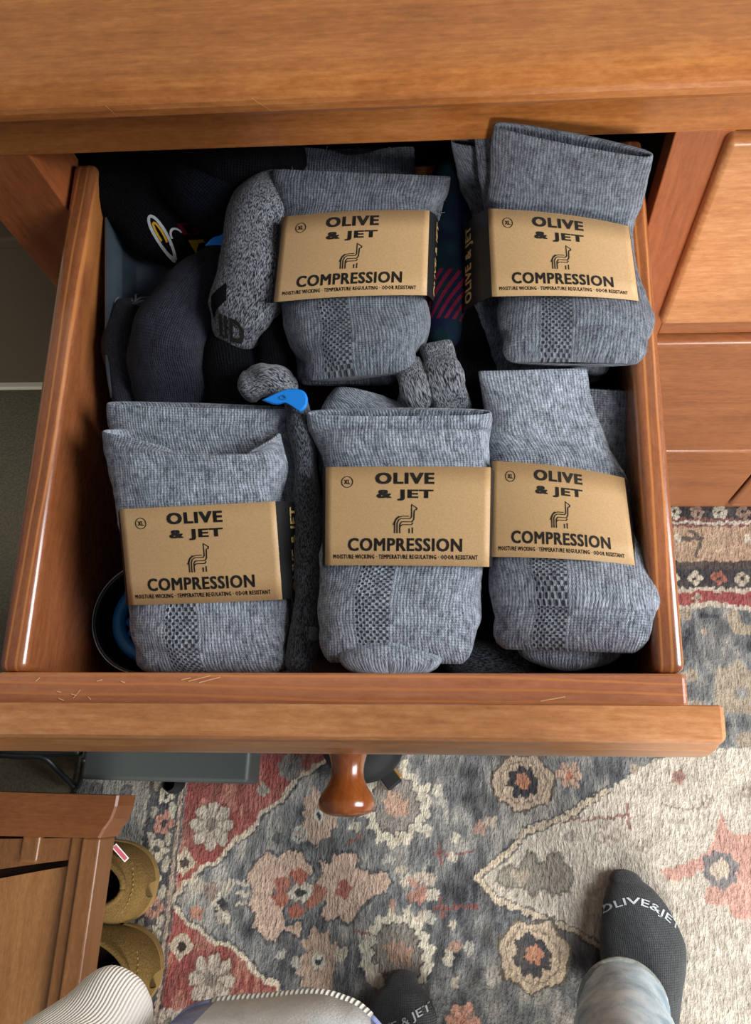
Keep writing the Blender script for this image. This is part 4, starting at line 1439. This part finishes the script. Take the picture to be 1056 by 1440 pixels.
# smoky plastic pouch standing along the left drawer wall
pts = [(-0.2963,0.4583,-0.02), (-0.2872,0.3813,-0.02), (-0.2814,0.3259,-0.022), (-0.2772,0.2798,-0.026), (-0.2739,0.2542,-0.034)]
A = catmull(np.array(pts), 24)
V, F = [], []
sec = [(-0.0015, 0.0), (0.0005, 0.0012), (0.006, -0.012), (0.013, -0.026), (0.030, -0.033), (0.055, -0.036), (0.085, -0.040)]
for p in A:
    for dx, dz in sec:
        V.append(p + np.array([dx, 0, dz]))
    for dx, dz in sec[::-1]:
        V.append(p + np.array([dx + .0006, 0, dz - .0012]))
k = 2 * len(sec)
for i in range(len(A) - 1):
    for j in range(k):
        F.append([i * k + j, i * k + (j + 1) % k, (i + 1) * k + (j + 1) % k, (i + 1) * k + j])
F += [list(range(k))[::-1], [(len(A) - 1) * k + j for j in range(k)]]
o = mk('plastic_pouch', dw(V), F, 'pouch')
tag(o, 'smoky grey plastic pouch lining the left side of the drawer', 'pouch')


def clip(name, outline, hole, thick, label):
    P = catmull(np.vstack([np.array(outline), outline[:1]]), 40)[:-1]
    c0 = P.mean(0)
    n = len(P)
    e1 = nz(P[1] - P[0])
    V, F = [], []
    levels = [(0.90, 0.0), (1.0, -0.0007), (1.0, -thick + .0007), (0.90, -thick)]
    for s, z in levels:
        for p in P:
            V.append(c0 + (p - c0) * s + np.array([0, 0, z]))
    H = np.array(hole)
    hn = len(H)
    for i in range(len(levels) - 1):
        for j in range(n):
            k2 = (j + 1) % n
            F.append([i * n + j, i * n + k2, (i + 1) * n + k2, (i + 1) * n + j])
    F += [list(range(n))[::-1], [3 * n + j for j in range(n)]]
    root = thing(name, dw([c0 - np.array([0, 0, thick])])[0], label, 'clip', 'blue sock clips')
    mk('clip_plate', dw(V), F, 'blue', root, smooth=False)
    hv, hf = [], []
    for s, z in ((1.0, 0.0003), (0.55, 0.0009), (0.5, -0.0008)):
        for p in H:
            hv.append(H.mean(0) + (p - H.mean(0)) * s + np.array([0, 0, z]))
    for i in range(2):
        for j in range(hn):
            k2 = (j + 1) % hn
            hf.append([i * hn + j, i * hn + k2, (i + 1) * hn + k2, (i + 1) * hn + j])
    hf.append([2 * hn + j for j in range(hn)])
    mk('clip_eyelet', dw(hv), hf, 'blue_dark', root)
    return root


clip('sock_clip', [(-0.1474,0.2319,0.006),(-0.1416,0.2349,0.006),(-0.1338,0.2385,0.006),(-0.1259,0.2399,0.006),(-0.1189,0.2381,0.006),(-0.1157,0.2332,0.006),(-0.1159,0.2269,0.006),(-0.1201,0.2228,0.006),(-0.1252,0.226,0.006),(-0.1313,0.2294,0.006),(-0.1382,0.2285,0.006)], [(-0.1355,0.2337,0.006),(-0.1326,0.2352,0.006),(-0.1296,0.2336,0.006),(-0.1295,0.2314,0.006),(-0.1329,0.231,0.006),(-0.1354,0.2321,0.006)], 0.0022,
     'bright blue plastic clip peeking out above the front left pack')
clip('sock_clip', [(-0.1987,0.3585,0.004),(-0.1938,0.3644,0.004),(-0.1875,0.3665,0.004),(-0.1815,0.3724,0.004),(-0.178,0.3685,0.004),(-0.1772,0.3576,0.004),(-0.1814,0.3566,0.004),(-0.189,0.3587,0.004)], [(-0.1861,0.3628,0.004),(-0.1841,0.3639,0.004),(-0.1824,0.3627,0.004),(-0.1827,0.3602,0.004),(-0.1854,0.3604,0.004)], 0.0022,
     'blue plastic clip half hidden by the charcoal and marled socks')

# round tin with a blue coiled thing inside
tc = np.array((-0.249,0.0957,-0.082))
rt = abs(np.array((-0.2062,0.0956,-0.082)) - tc)[0]
tin = thing('round_tin', dw([tc - np.array([0, 0, 0.040])])[0], 'round black tin with a thin steel rim in the front left corner', 'tin')
pf = [(rt * .95, -0.040), (rt * .97, -0.038), (rt * .985, -0.002), (rt * 0.985, 0.0), (rt * .95, 0.0), (rt * .93, -0.004), (rt * .92, -0.032), (rt * .88, -0.035), (0.0, -0.035)]
V, F = lathe(pf, dw([tc])[0], MU, 56)
mk('tin_body', V, F, 'tin', tin)
V, F = lathe([(rt * .985, -0.001), (rt * 1.0, -0.0002), (rt * 1.005, 0.0008), (rt * .995, 0.0015), (rt * .98, 0.0008), (rt * .975, -0.0005)], dw([tc])[0], MU, 56)
mk('tin_rim', V, F, 'steel', tin)
bc = thing('silicone_coil', dw([tc - np.array([0, 0, 0.034])])[0], 'coiled blue silicone piece lying inside the round tin', 'coil')
th = np.linspace(1.2, 5.6, 40)
V, F, UV = wire(dw([tc + np.array([0.66 * rt * math.cos(t), 0.66 * rt * math.sin(t), -0.014]) for t in th]), 0.0052, 10)
mk('outer_coil', V, F, 'blue_dark', bc)
for i in range(6):
    t = 2.0 + i * 0.45
    q = [tc + np.array([rr * rt * math.cos(t + .12 * j), rr * rt * math.sin(t + .12 * j), -0.016]) for j, rr in enumerate((0.18, 0.30, 0.42, 0.52))]
    V, F, UV = wire(dw(q), [0.0018, 0.0042, 0.0046, 0.003], 8)
    mk('coil_petal', V, F, 'blue_dark', bc)

# ------------------------------------------------------------------ things on the floor and beside the dresser
t = thing('storage_box', (-0.80, 0.35, 0), 'dark taupe storage box with a pale bottom rim left of the dresser', 'box')
box('box_body', 'box', t, -1.25, -0.42, 0.2, 0.55, 0.052, 0.405, 0.004)
box('box_lid', 'box', t, -1.255, -0.415, 0.195, 0.555, 0.405, 0.425, 0.004)
box('bottom_rim', 'box_rim', t, -1.252, -0.418, 0.192, 0.552, 0.043, 0.052, 0.002)
for x in (-1.2, -0.50):
    box('box_foot', 'rubber', t, x, x + .04, 0.23, 0.52, 0.0, 0.043, 0.003)

# low wooden bench with a recessed arched panel
B = np.array((-0.4436,-0.4884,0.19))
xe = B[0]
bench = thing('low_bench', (xe - 0.33, -0.58, 0), 'low brown wooden bench with a recessed arched panel, lower left', 'bench')
R0, R1 = (-0.4593,-0.4342,0.235), (-0.4516,-0.481,0.235)
ry0, ry1 = R0[1], R1[1]
xr = (-0.4194,-0.4332,0.2)[0]
xq = (-0.4347,-0.4837,0.2)[0]
poly = [(xr, ry0), (xr - 0.0005, ry0 - .012), (xr - .004, ry0 - .026), (xr - .011, ry0 - .037), (xq, ry1), (xq - 0.62, ry1 - .008), (xq - 0.62, ry0)]


def slab(name, poly, z0, z1, mat, parent, ch=0.0025):
    P = np.array(poly)
    c = P.mean(0)
    V, F = [], []
    n = len(P)
    for s, z in ((0, z0), (0, z1 - ch), (1, z1)):
        for p in P:
            q = p - (p - c) / np.linalg.norm(p - c) * ch * s
            V.append((q[0], q[1], z))
    for i in range(2):
        for j in range(n):
            k2 = (j + 1) % n
            F.append([i * n + j, i * n + k2, (i + 1) * n + k2, (i + 1) * n + j])
    F += [list(range(n))[::-1], [2 * n + j for j in range(n)]]
    return mk(name, V, F, mat, parent, smooth=False)


slab('end_rail', poly, 0.185, 0.235, 'wood_bench_x', bench)
box('side_rail', 'wood_bench_y', bench, xe - .018, xe + .004, -1.05, ry1, 0.180, 0.222, 0.003, 3)
box('inner_step', 'wood_bench_y', bench, xe - .0345, xe - .018, -1.05, ry1, 0.180, 0.214, 0.002)
box('side_rail', 'wood_bench_y', bench, xe - .62, xe - .60, -1.05, ry1, 0.180, 0.222, 0.003, 3)
box('end_rail', 'wood_bench_x', bench, xe - .62, xe + .004, -1.08, -1.05, 0.180, 0.222, 0.003, 3)
# arched strip between the rail and the panel, higher than the panel
xs = np.linspace(xe - .034, xe - .60, 22)
yt = (-0.4592,-0.5071,0.21)[1]
ys_ = [yt - 0.030 * min(1, (xe - .034 - x) / .18) ** 1.1 for x in xs]
poly = [(x, y) for x, y in zip(xs, ys_)] + [(xe - .60, ry1 - .009), (xe - .12, ry1 - .006), (xe - .034, ry1 - .002)]
slab('arched_strip', poly, 0.190, 0.208, 'wood_bench_y', bench, 0.0015)
poly = [(x, y - .007 - .004 * min(1, (xe - .04 - x) / .1)) for x, y in zip(xs, ys_)] + [(xe - .60, -1.05), (xe - .036, -1.05)]
slab('recessed_panel', poly, 0.176, 0.196, 'wood_bench_panel', bench, 0.0015)
box('underside_board', 'wood_dark', bench, xe - .60, xe - .018, -1.05, ry1, 0.140, 0.150, 0)
mb = (-0.5268,-0.5054,0.21)
box('muntin', 'wood_bench_y', bench, mb[0] - .011, mb[0] + .011, mb[1] - .006, ry1, 0.200, 0.2145, 0.003, 3)
for x in (xe - .40, xe - .60):
    for y in (-0.50, -1.02):
        box('leg', 'wood_bench_y', bench, x, x + .045, y, y + .045, 0.0, 0.18, 0.003)


def slipper(px, py, ang, label, with_tag):
    """tan moccasin, toe towards +x before rotation"""
    ca, sa = math.cos(ang), math.sin(ang)
    rootp = np.array([px, py, 0.0072])
    root = thing('slipper', rootp, label, 'slipper', 'tan slippers beside the bench')

    def W(p):
        p = np.atleast_2d(p)
        return np.stack([rootp[0] + p[:, 0] * ca - p[:, 1] * sa, rootp[1] + p[:, 0] * sa + p[:, 1] * ca, rootp[2] + p[:, 2]], 1)
    # outline half-widths along the length
    st = [(-0.265, .028), (-0.24, .038), (-0.18, .043), (-0.12, .047), (-0.07, .051), (-0.040, .050), (-0.018, .041), (-0.004, .027), (0.003, .010)]
    ht = [.040, .046, .052, .055, .056, .056, .054, .050, .044]
    A = catmull(np.array([(a, b, h) for (a, b), h in zip(st, ht)]), 40)
    n = 28
    V, F = [], []
    for x, hw, h in A:
        for j in range(n):
            t = math.pi * j / (n - 1)
            V.append((x, hw * math.cos(t), 0.012 + (h - .012) * math.sin(t) ** 0.75))
    V = np.array(V)
    # open the foot hole: push the top of the upper down inside
    hole = ((V[:, 0] + 0.105) / 0.080) ** 2 + (V[:, 1] / 0.036) ** 2
    F = []
    for i in range(39):
        for j in range(n - 1):
            q = [i * n + j, i * n + j + 1, (i + 1) * n + j + 1, (i + 1) * n + j]
            if hole[q].mean() > 1.0:
                F.append(q)
    mk('upper', W(V), F, 'suede', root)
    # collar roll and lining
    th = np.linspace(0, 2 * math.pi, 49)
    cp = []
    for t in th:
        x, y = -0.105 + 0.081 * math.cos(t), 0.0365 * math.sin(t)
        hw = np.interp(x, A[:, 0], A[:, 1])
        h = np.interp(x, A[:, 0], A[:, 2])
        cp.append((x, y, 0.012 + (h - .012) * max(0.0, 1 - (y / hw) ** 2) ** 0.375 + .0008))
    cp = np.array(cp)
    V, F, UV = wire(W(cp), 0.0042, 8)
    mk('collar', V, F, 'suede', root)
    V = np.vstack([cp * [1, 1, 1], (cp - [-0.105, 0, 0]) * [.99, .95, 0] + [-0.105, 0, 0.016]])
    F = [[j, j + 1, 49 + j + 1, 49 + j] for j in range(48)] + [[49 + j for j in range(48)]]
    mk('lining', W(V), F, 'lining', root)
    # stitched seam across the toe and side
    sp = []
    for y in np.linspace(-.036, .036, 25):
        x = -0.006 - 12 * y * y
        hw, h = np.interp(x, A[:, 0], A[:, 1]), np.interp(x, A[:, 0], A[:, 2])
        sp.append((x - .006, y, 0.012 + (h + .002 - .012) * max(0.0, 1 - (y / max(hw, .037)) ** 2) ** 0.375 + .0006))
    for i in range(0, 24, 2):
        V, F, UV = wire(W(np.array(sp[i:i + 2])), 0.0009, 6)
        mk('stitch', V, F, 'suede_edge', root)
    # sole
    P = [(x, hw * 1.04) for x, hw, h in A] + [(x, -hw * 1.04) for x, hw, h in A[::-1]]
    k = len(P)
    V = [(x, y, z) for z in (0.0, 0.013) for x, y in P]
    F = [[j, (j + 1) % k, k + (j + 1) % k, k + j] for j in range(k)] + [list(range(k))[::-1], list(range(k, 2 * k))]
    mk('sole', W(V), F, 'suede_edge', root, smooth=False)
    if with_tag:
        c = W([(-0.040, 0.042, 0.044)])[0]
        d = nz(np.array([0.62, -0.62, -.2]))
        s = nz(np.array([0.6, 0.62, 0]))
        for nm, mt, L_, w_, up in (('side_tag', 'tag_white', .013, .0038, .006), ('tag_print', 'tag_red', .0115, .0024, .0066)):
            V = [c + d * a * L_ + s * b * w_ + np.array([0, 0, up + dz]) for dz in (-.0004, 0) for a, b in ((-1, -1), (1, -1), (1, 1), (-1, 1))]
            F = [[0, 1, 2, 3][::-1], [4, 5, 6, 7], [0, 1, 5, 4], [1, 2, 6, 5], [2, 3, 7, 6], [3, 0, 4, 7]]
            mk(nm, V, F, mt, root, smooth=False)
    return root


s1 = (-0.4407,-0.5573,0.04)
s2 = (-0.4205,-0.6641,0.04)
slipper(s1[0] - .006, s1[1] + .002, -0.10, 'tan slipper with a red and white tag, nearer the dresser', True)
slipper(s2[0] - .006, s2[1] + .002, -0.16, 'tan slipper without a tag, nearest the cream corduroy sleeve', False)

# grey metal bar on a black foot, and a black wire frame beside it
b0, b1 = (-0.5396,-0.3753,0.09), (-0.3078,-0.4174,0.045)
t = thing('metal_base', ((b0[0] + b1[0]) / 2, -0.36, 0.0072), 'grey green metal base bar on a black foot beneath the open drawer', 'metal base')
box('bar', 'bar', t, b0[0], b1[0], b1[1], b1[1] + 0.30, 0.030, 0.09, 0.006, 3)
ft = (-0.4341,-0.4282,0.02)
for x, y in ((ft[0], ft[1] + .008), (ft[0], b1[1] + .27), (b0[0] + .03, b1[1] + .27)):
    if True:
        V, F = lathe([(0.0, 0.0), (.012, 0.0), (.013, .003), (.013, .016), (.011, .020), (.009, .026), (.009, .034)], (x, y, 0.0072), (0, 0, 1), 24)
        mk('rubber_foot', V, F, 'rubber', t)
t = thing('wire_frame', (-0.62, -0.37, 0), 'black wire bracket in the shadow left of the metal bar', 'bracket')
pp = [(-0.6681,-0.3888,0.07), (-0.6369,-0.3899,0.07), (-0.6038,-0.391,0.07), (-0.5882,-0.4089,0.05), (-0.577,-0.4273,0.02), (-0.5613,-0.4194,0.04), (-0.5369,-0.392,0.09)]
V, F, UV = wire(catmull(np.array(pp), 40), 0.0038, 8)
mk('bent_wire', V, F, 'dark_metal', t)
pp = [(-0.6692,-0.3831,0.07), (-0.6068,-0.3854,0.07), (-0.5493,-0.3826,0.08)]
V, F, UV = wire(catmull(np.array(pp), 20), 0.0045, 8)
mk('cross_wire', V, F, 'dark_metal', t)
pp = [(-0.5493,-0.3826,0.08), (-0.5674,-0.3637,0.04), (-0.5885,-0.3516,0)]
V, F, UV = wire(catmull(np.array(pp), 12), 0.0045, 8)
mk('wire_leg', V, F, 'dark_metal', t)

# black rounded case under the drawer, a square foot and brass edge showing
c = np.array((-0.163,-0.3606,0.05))
t = thing('black_case', (c[0], c[1], 0.0072), 'black rounded case with a square foot showing behind the drawer knob', 'case')
V, F = lathe([(0.0, .075), (.03, .074), (.048, .068), (.056, .055), (.057, .03), (.054, .015), (.045, .010), (0, .010)], (c[0], c[1] + .005, 0.0072), (0, 0, 1), 40)
mk('case_body', V, F, 'rubber', t)
q = np.array((-0.1271,-0.4039,0.02))
V, F = bbox(-.011, .011, -.013, .016, 0, .022, .002)
a = 0.7
Rm = np.array([[math.cos(a), -math.sin(a), 0], [math.sin(a), math.cos(a), 0], [0, 0, 1]])
mk('case_foot', V @ Rm.T + np.array([q[0], q[1], .0072]), F, 'rubber', t, smooth=False)
V, F = bbox(.010, .014, -.010, .020, 0, .016, .001)
mk('brass_edge', V @ Rm.T + np.array([q[0], q[1], .0072]), F, 'gold_metal', t, smooth=False)

# ------------------------------------------------------------------ person
person = thing('person', (0.05, -0.78, 0.0), 'person in dark grey socks and light jeans standing on the rug', 'person')


def foot(rows, zt, heel, ankle, name='sock'):
    """rows: (left xy, right xy, top height) from toe to heel"""
    C_, RX_, RZ_ = [], [], []
    for (l, r_, h) in rows:
        l, r_ = np.array(l), np.array(r_)
        C_.append([*((l + r_)[:2] / 2), .0074 + h / 2])
        RX_.append([*((r_ - l)[:2] / 2), 0])
        RZ_.append([0, 0, h / 2])
    A = catmull(np.hstack([C_, RX_, RZ_]), 40)
    g1 = loft(A[:, :3], A[:, 3:6], A[:, 6:9], n=36, e=2.3, end0='toe', end1='toe', lump=0.0012, lscale=50)
    a0, a1, ra = ankle
    P = catmull(np.array([[*a0, ra * 1.05, ra * 1.25], [*((np.array(a0) + np.array(a1)) / 2), ra, ra * 1.1], [*a1, ra, ra * 1.1]]), 14)
    T = np.gradient(P[:, :3], axis=0)
    rx = np.array([[1, 0, 0]] * 14) * P[:, 3:4]
    rz = np.array([nz(np.cross(t_, (1, 0, 0))) for t_ in T]) * P[:, 4:5]
    g2 = loft(P[:, :3], rx, rz, n=28, e=2.0, end0='toe', end1='fold')
    V, F, UV = join([g1, g2])
    return mk(name, V, F, 'foot_knit', person, UV)


def rowpx(l, r_, h):
    return (l, r_, h)


fr_ = [((0.1687,-0.5259,0.02), (0.2093,-0.5228,0.02), .034), ((0.1608,-0.5381,0.02), (0.2267,-0.5358,0.02), .042), ((0.1542,-0.568,0.025), (0.2436,-0.563,0.025), .050), ((0.1511,-0.5978,0.025), (0.2556,-0.5937,0.025), .058),
       ((0.1498,-0.6308,0.03), (0.252,-0.625,0.03), .068), ((0.1538,-0.6591,0.03), (0.243,-0.6536,0.03), .080), ((0.1574,-0.6945,0.03), (0.2343,-0.6894,0.03), .090), ((0.1611,-0.7245,0.03), (0.2245,-0.72,0.03), .085)]
aR0 = np.array((0.1859,-0.6762,0.07))
fR = foot(fr_, 0, 0, (tuple(aR0 + [0, 0, -.01]), (aR0[0] - .03, aR0[1] - .06, .26), .040))
fl_ = [((-0.1231,-0.657,0.02), (-0.0808,-0.6536,0.02), .034), ((-0.1338,-0.6655,0.02), (-0.0696,-0.6628,0.02), .042), ((-0.1433,-0.6857,0.025), (-0.058,-0.6804,0.025), .050), ((-0.1494,-0.7096,0.025), (-0.0539,-0.7053,0.025), .058),
       ((-0.1491,-0.7393,0.03), (-0.0584,-0.735,0.03), .068), ((-0.1458,-0.7694,0.03), (-0.0631,-0.7653,0.03), .085), ((-0.1405,-0.8062,0.03), (-0.0675,-0.8024,0.03), .090), ((-0.134,-0.8348,0.03), (-0.0719,-0.8315,0.03), .08)]
aL0 = np.array((-0.1009,-0.7771,0.07))
fL = foot(fl_, 0, 0, (tuple(aL0 + [0, 0, -.01]), (aL0[0] + .0, aL0[1] - .05, .26), .040))


def arc_text(s, base, h, target):
    """lettering along a base line of floor points, dropped on the sock"""
    tv, tf, asp = text_mesh(s, .012)
    Bp = catmull(np.array(base), 60)
    L_ = np.concatenate([[0], np.cumsum(np.linalg.norm(np.diff(Bp, axis=0), axis=1))])
    out = []
    for x, y in tv:
        d = x * L_[-1]
        p = np.array([np.interp(d, L_, Bp[:, i]) for i in range(3)])
        q = np.array([np.interp(min(d + .003, L_[-1]), L_, Bp[:, i]) for i in range(3)]) - np.array([np.interp(max(d - .003, 0), L_, Bp[:, i]) for i in range(3)])
        nn = nz(np.array([-q[1], q[0], 0]))
        out.append(p + nn * h * y)
    mk('sock_lettering', on_surface(target, np.array(out), 0.0009, (0, 0, -1)), tf, 'foot_letter', target, smooth=False)


arc_text('OLIVE&JET', [(0.1558,-0.566,0.04),(0.1679,-0.5573,0.04),(0.1897,-0.5508,0.04),(0.2073,-0.5534,0.04),(0.2245,-0.5626,0.04),(0.2445,-0.5797,0.04)], 0.0105, fR)
arc_text('OLIVE & JET', [(-0.1417,-0.7149,0.04),(-0.1163,-0.7045,0.04),(-0.0925,-0.6957,0.04),(-0.0767,-0.6873,0.04),(-0.0608,-0.6803,0.04)], 0.0110, fL)

# jeans: two legs and the seat as one garment
def leg(pts):
    A = catmull(np.array(pts), 30)
    C_ = A[:, :3]
    T = np.gradient(C_, axis=0)
    rx = np.array([nz(np.cross((0, 1, 0), t_)) for t_ in T]) * A[:, 3:4]
    rz = np.array([nz(np.cross(t_, rx[i])) for i, t_ in enumerate(T)]) * A[:, 4:5]
    return C_, rx, rz


h0 = np.array((0.1677,-0.6589,0.085))
hipR, hipL = np.array([0.105, -0.80, 0.88]), np.array([-0.085, -0.80, 0.88])
lr = [[*h0, .050, .056], [h0[0] - .010, h0[1] - .016, .16, .056, .062], [h0[0] - .03, h0[1] - .04, .34, .062, .068], [0.13, -0.735, .52, .072, .078], [hipR[0] + .01, -0.77, .72, .088, .095], [*hipR, .10, .11]]
ll = [[aL0[0], aL0[1] - .01, .085, .052, .058], [aL0[0], aL0[1] - .014, .18, .056, .062], [-0.10, -0.82, .34, .062, .068], [-0.10, -0.80, .52, .072, .078], [-0.095, -0.80, .72, .088, .095], [*hipL, .10, .11]]
G = []
for q in (lr, ll):
    C_, rx, rz = leg(q)
    G.append(loft(C_, rx, rz, n=40, e=2.1, end0='open', end1='toe', lump=0.006, lscale=22, seed=3, wrinkle=0.002, depth=0.03))
C_, rx, rz = leg([[.01, -.80, .80, .15, .10], [.01, -.80, .90, .175, .115], [.01, -.81, 1.0, .17, .11]])
G.append(loft(C_, rx, rz, n=40, e=2.2, end0='toe', end1='fold'))
V, F, UV = join(G)
jeans = mk('jeans', V, F, 'jeans', person, UV)
C_, rx, rz = leg(lr)
ringp = [C_[0] + math.cos(t_) * rx[0] * 1.01 + math.sin(t_) * rz[0] * 1.01 + np.array([0, 0, .002]) for t_ in np.linspace(0, 2 * math.pi, 49)]
V, F, UV = wire(ringp, 0.0035, 8)
mk('jeans_hem', V, F, 'jeans_hem', jeans)

# patchwork jacket: its lower front hangs into the bottom of the view
hem = np.array([(-0.1382,-0.5246,0.8),(-0.1294,-0.5165,0.8),(-0.1178,-0.5129,0.8),(-0.105,-0.5113,0.8),(-0.0921,-0.5099,0.8),(-0.081,-0.5083,0.8),(-0.0698,-0.5078,0.8),(-0.0611,-0.5096,0.8),(-0.054,-0.5121,0.8),(-0.0461,-0.5183,0.8),(-0.0422,-0.5229,0.8)])
Hc = catmull(hem, 50)
V, F, fm, UV = [], [], [], []
nr = 16
for i, p in enumerate(Hc):
    for j in range(nr):
        s_ = j / (nr - 1)
        x = p[0] + (p[0] - (-0.09)) * 1.5 * s_
        y = p[1] - 0.10 * s_ ** 1.3 - .02 * s_
        z = p[2] + 0.004 + 0.30 * s_ + 0.012 * math.sin(s_ * 3.1)
        V.append((x, y, z))
for i in range(len(Hc) - 1):
    for j in range(nr - 1):
        F.append([i * nr + j, (i + 1) * nr + j, (i + 1) * nr + j + 1, i * nr + j + 1])
        fm.append(0 if 9 < i < 42 else 1)
jk = mk('jacket', V, F, ['patch_grey', 'patch_blue'], person, fmats=fm)
sol = jk.modifiers.new('cloth_thickness', 'SOLIDIFY')
sol.thickness = 0.002
sol.offset = -1
V, F, UV = wire(Hc[9:43], 0.0032, 10)
mk('jacket_hem', V, F, 'rope_hem', jk, UV)
for a_, b_ in ((0, 10), (42, 50)):
    V, F, UV = wire(Hc[a_:b_], 0.0028, 10)
    mk('jacket_hem', V, F, 'patch_blue', jk, UV)
C_, rx, rz = leg([[.01, -.80, .88, .17, .105], [.01, -.79, 1.02, .165, .105], [.01, -.775, 1.2, .185, .11], [.01, -.755, 1.36, .19, .10], [.01, -.745, 1.43, .12, .075]])
V, F, UV = loft(C_, rx, rz, n=40, e=2.3, end0='open', end1='toe', lump=0.006, lscale=18, seed=9, depth=.04)
mk('jacket_back', V, F, 'patch_blue', jk, UV)
arm = [[0.19, -0.765, 1.37, .060, .060], [0.27, -0.74, 1.24, .056, .056], [0.31, -0.70, 1.10, .052, .052], [0.24, -0.62, 1.11, .046, .046], [0.13, -0.55, 1.16, .038, .038]]
V, F, UV = tube(arm, 30, up=(0.2, 1, 0.1), local=False, n=28, e=2.1, end0='toe', end1='open', lump=0.005, lscale=25, seed=12)
mk('jacket_arm', V, F, 'patch_blue', jk, UV)
# cream corduroy sleeve
sl = [(-0.1673,-0.5182,0.8), (-0.1417,-0.5146,0.86), (-0.1041,-0.5005,0.95)]
sw = [[*sl[0], .020, .018], [sl[0][0] - .004, sl[0][1] - .022, .83, .029, .026], [sl[1][0] - .01, sl[1][1] - .045, .89, .036, .034], [sl[2][0] - .01, sl[2][1] - .08, 1.0, .046, .042]]
V, F, UV = tube(sw, 30, up=(0, 0, 1), local=False, n=36, e=2.2, end0='toe', end1='fold', lump=0.004, lscale=40, seed=5)
slv = mk('sleeve', V, F, 'corduroy', person, UV)
slv['label'] = 'cream corduroy sleeve end'
jk['label'] = 'patchwork jacket hem in grey and lavender blue'

# ------------------------------------------------------------------ scratches worn into the drawer and dresser edge
r = random.Random(11)


def scratch(parent, pts, wd, nm='scratch'):
    P = np.array(pts)
    d = nz(P[-1] - P[0])
    s = nz(np.cross(d, (0, 0, 1))) * wd / 2
    V = np.vstack([P - s, P + s])
    n = len(P)
    F = [[i, i + 1, n + i + 1, n + i] for i in range(n - 1)]
    mk(nm, V, F, 'scratch', parent, smooth=False)


M['scratch'] = plain('bare_scratched_wood', lin(226, 178, 132), 0.6, 0.3)


for q in ([(-0.2844,0.0414,0.0006),(-0.2819,0.0437,0.0006)], [(-0.2693,0.0352,0.0006),(-0.2664,0.0344,0.0006)], [(-0.2579,0.0309,0.0006),(-0.2539,0.0362,0.0006)], [(-0.2597,0.0335,0.0006),(-0.2558,0.0326,0.0006)], [(-0.2438,0.0416,0.0006),(-0.2402,0.0425,0.0006)], [(-0.2482,0.0318,0.0006),(-0.2461,0.03,0.0006)],
          [(-0.2678,0.0308,0.0006),(-0.2638,0.0295,0.0006)], [(-0.2279,0.0416,0.0006),(-0.225,0.0407,0.0006)], [(-0.1839,0.0417,0.0006),(-0.1699,0.0453,0.0006)], [(-0.1769,0.0409,0.0006),(-0.1634,0.0444,0.0006)], [(-0.1886,0.0426,0.0006),(-0.1827,0.0439,0.0006)], [(0.0365,0.0305,0.0006),(0.0516,0.0331,0.0006)]):
    scratch(drawer, dw(q), 0.0006)


def face_scratch(a, b, wd):
    a, b = np.array(a), np.array(b)
    d = nz(b - a)
    s_ = np.cross(d, (0, 1, 0)) * wd / 2
    V = np.array([a - s_, b - s_ * .3, b + s_ * .3, a + s_])
    mk('scratch', V, [[0, 1, 2, 3]], 'scratch', top, smooth=False)


face_scratch((-0.232,-0.0248,0.8293), (-0.2281,-0.0248,0.8196), 0.0005)
face_scratch((-0.1396,-0.0248,0.8303), (-0.1295,-0.0248,0.8194), 0.0005)
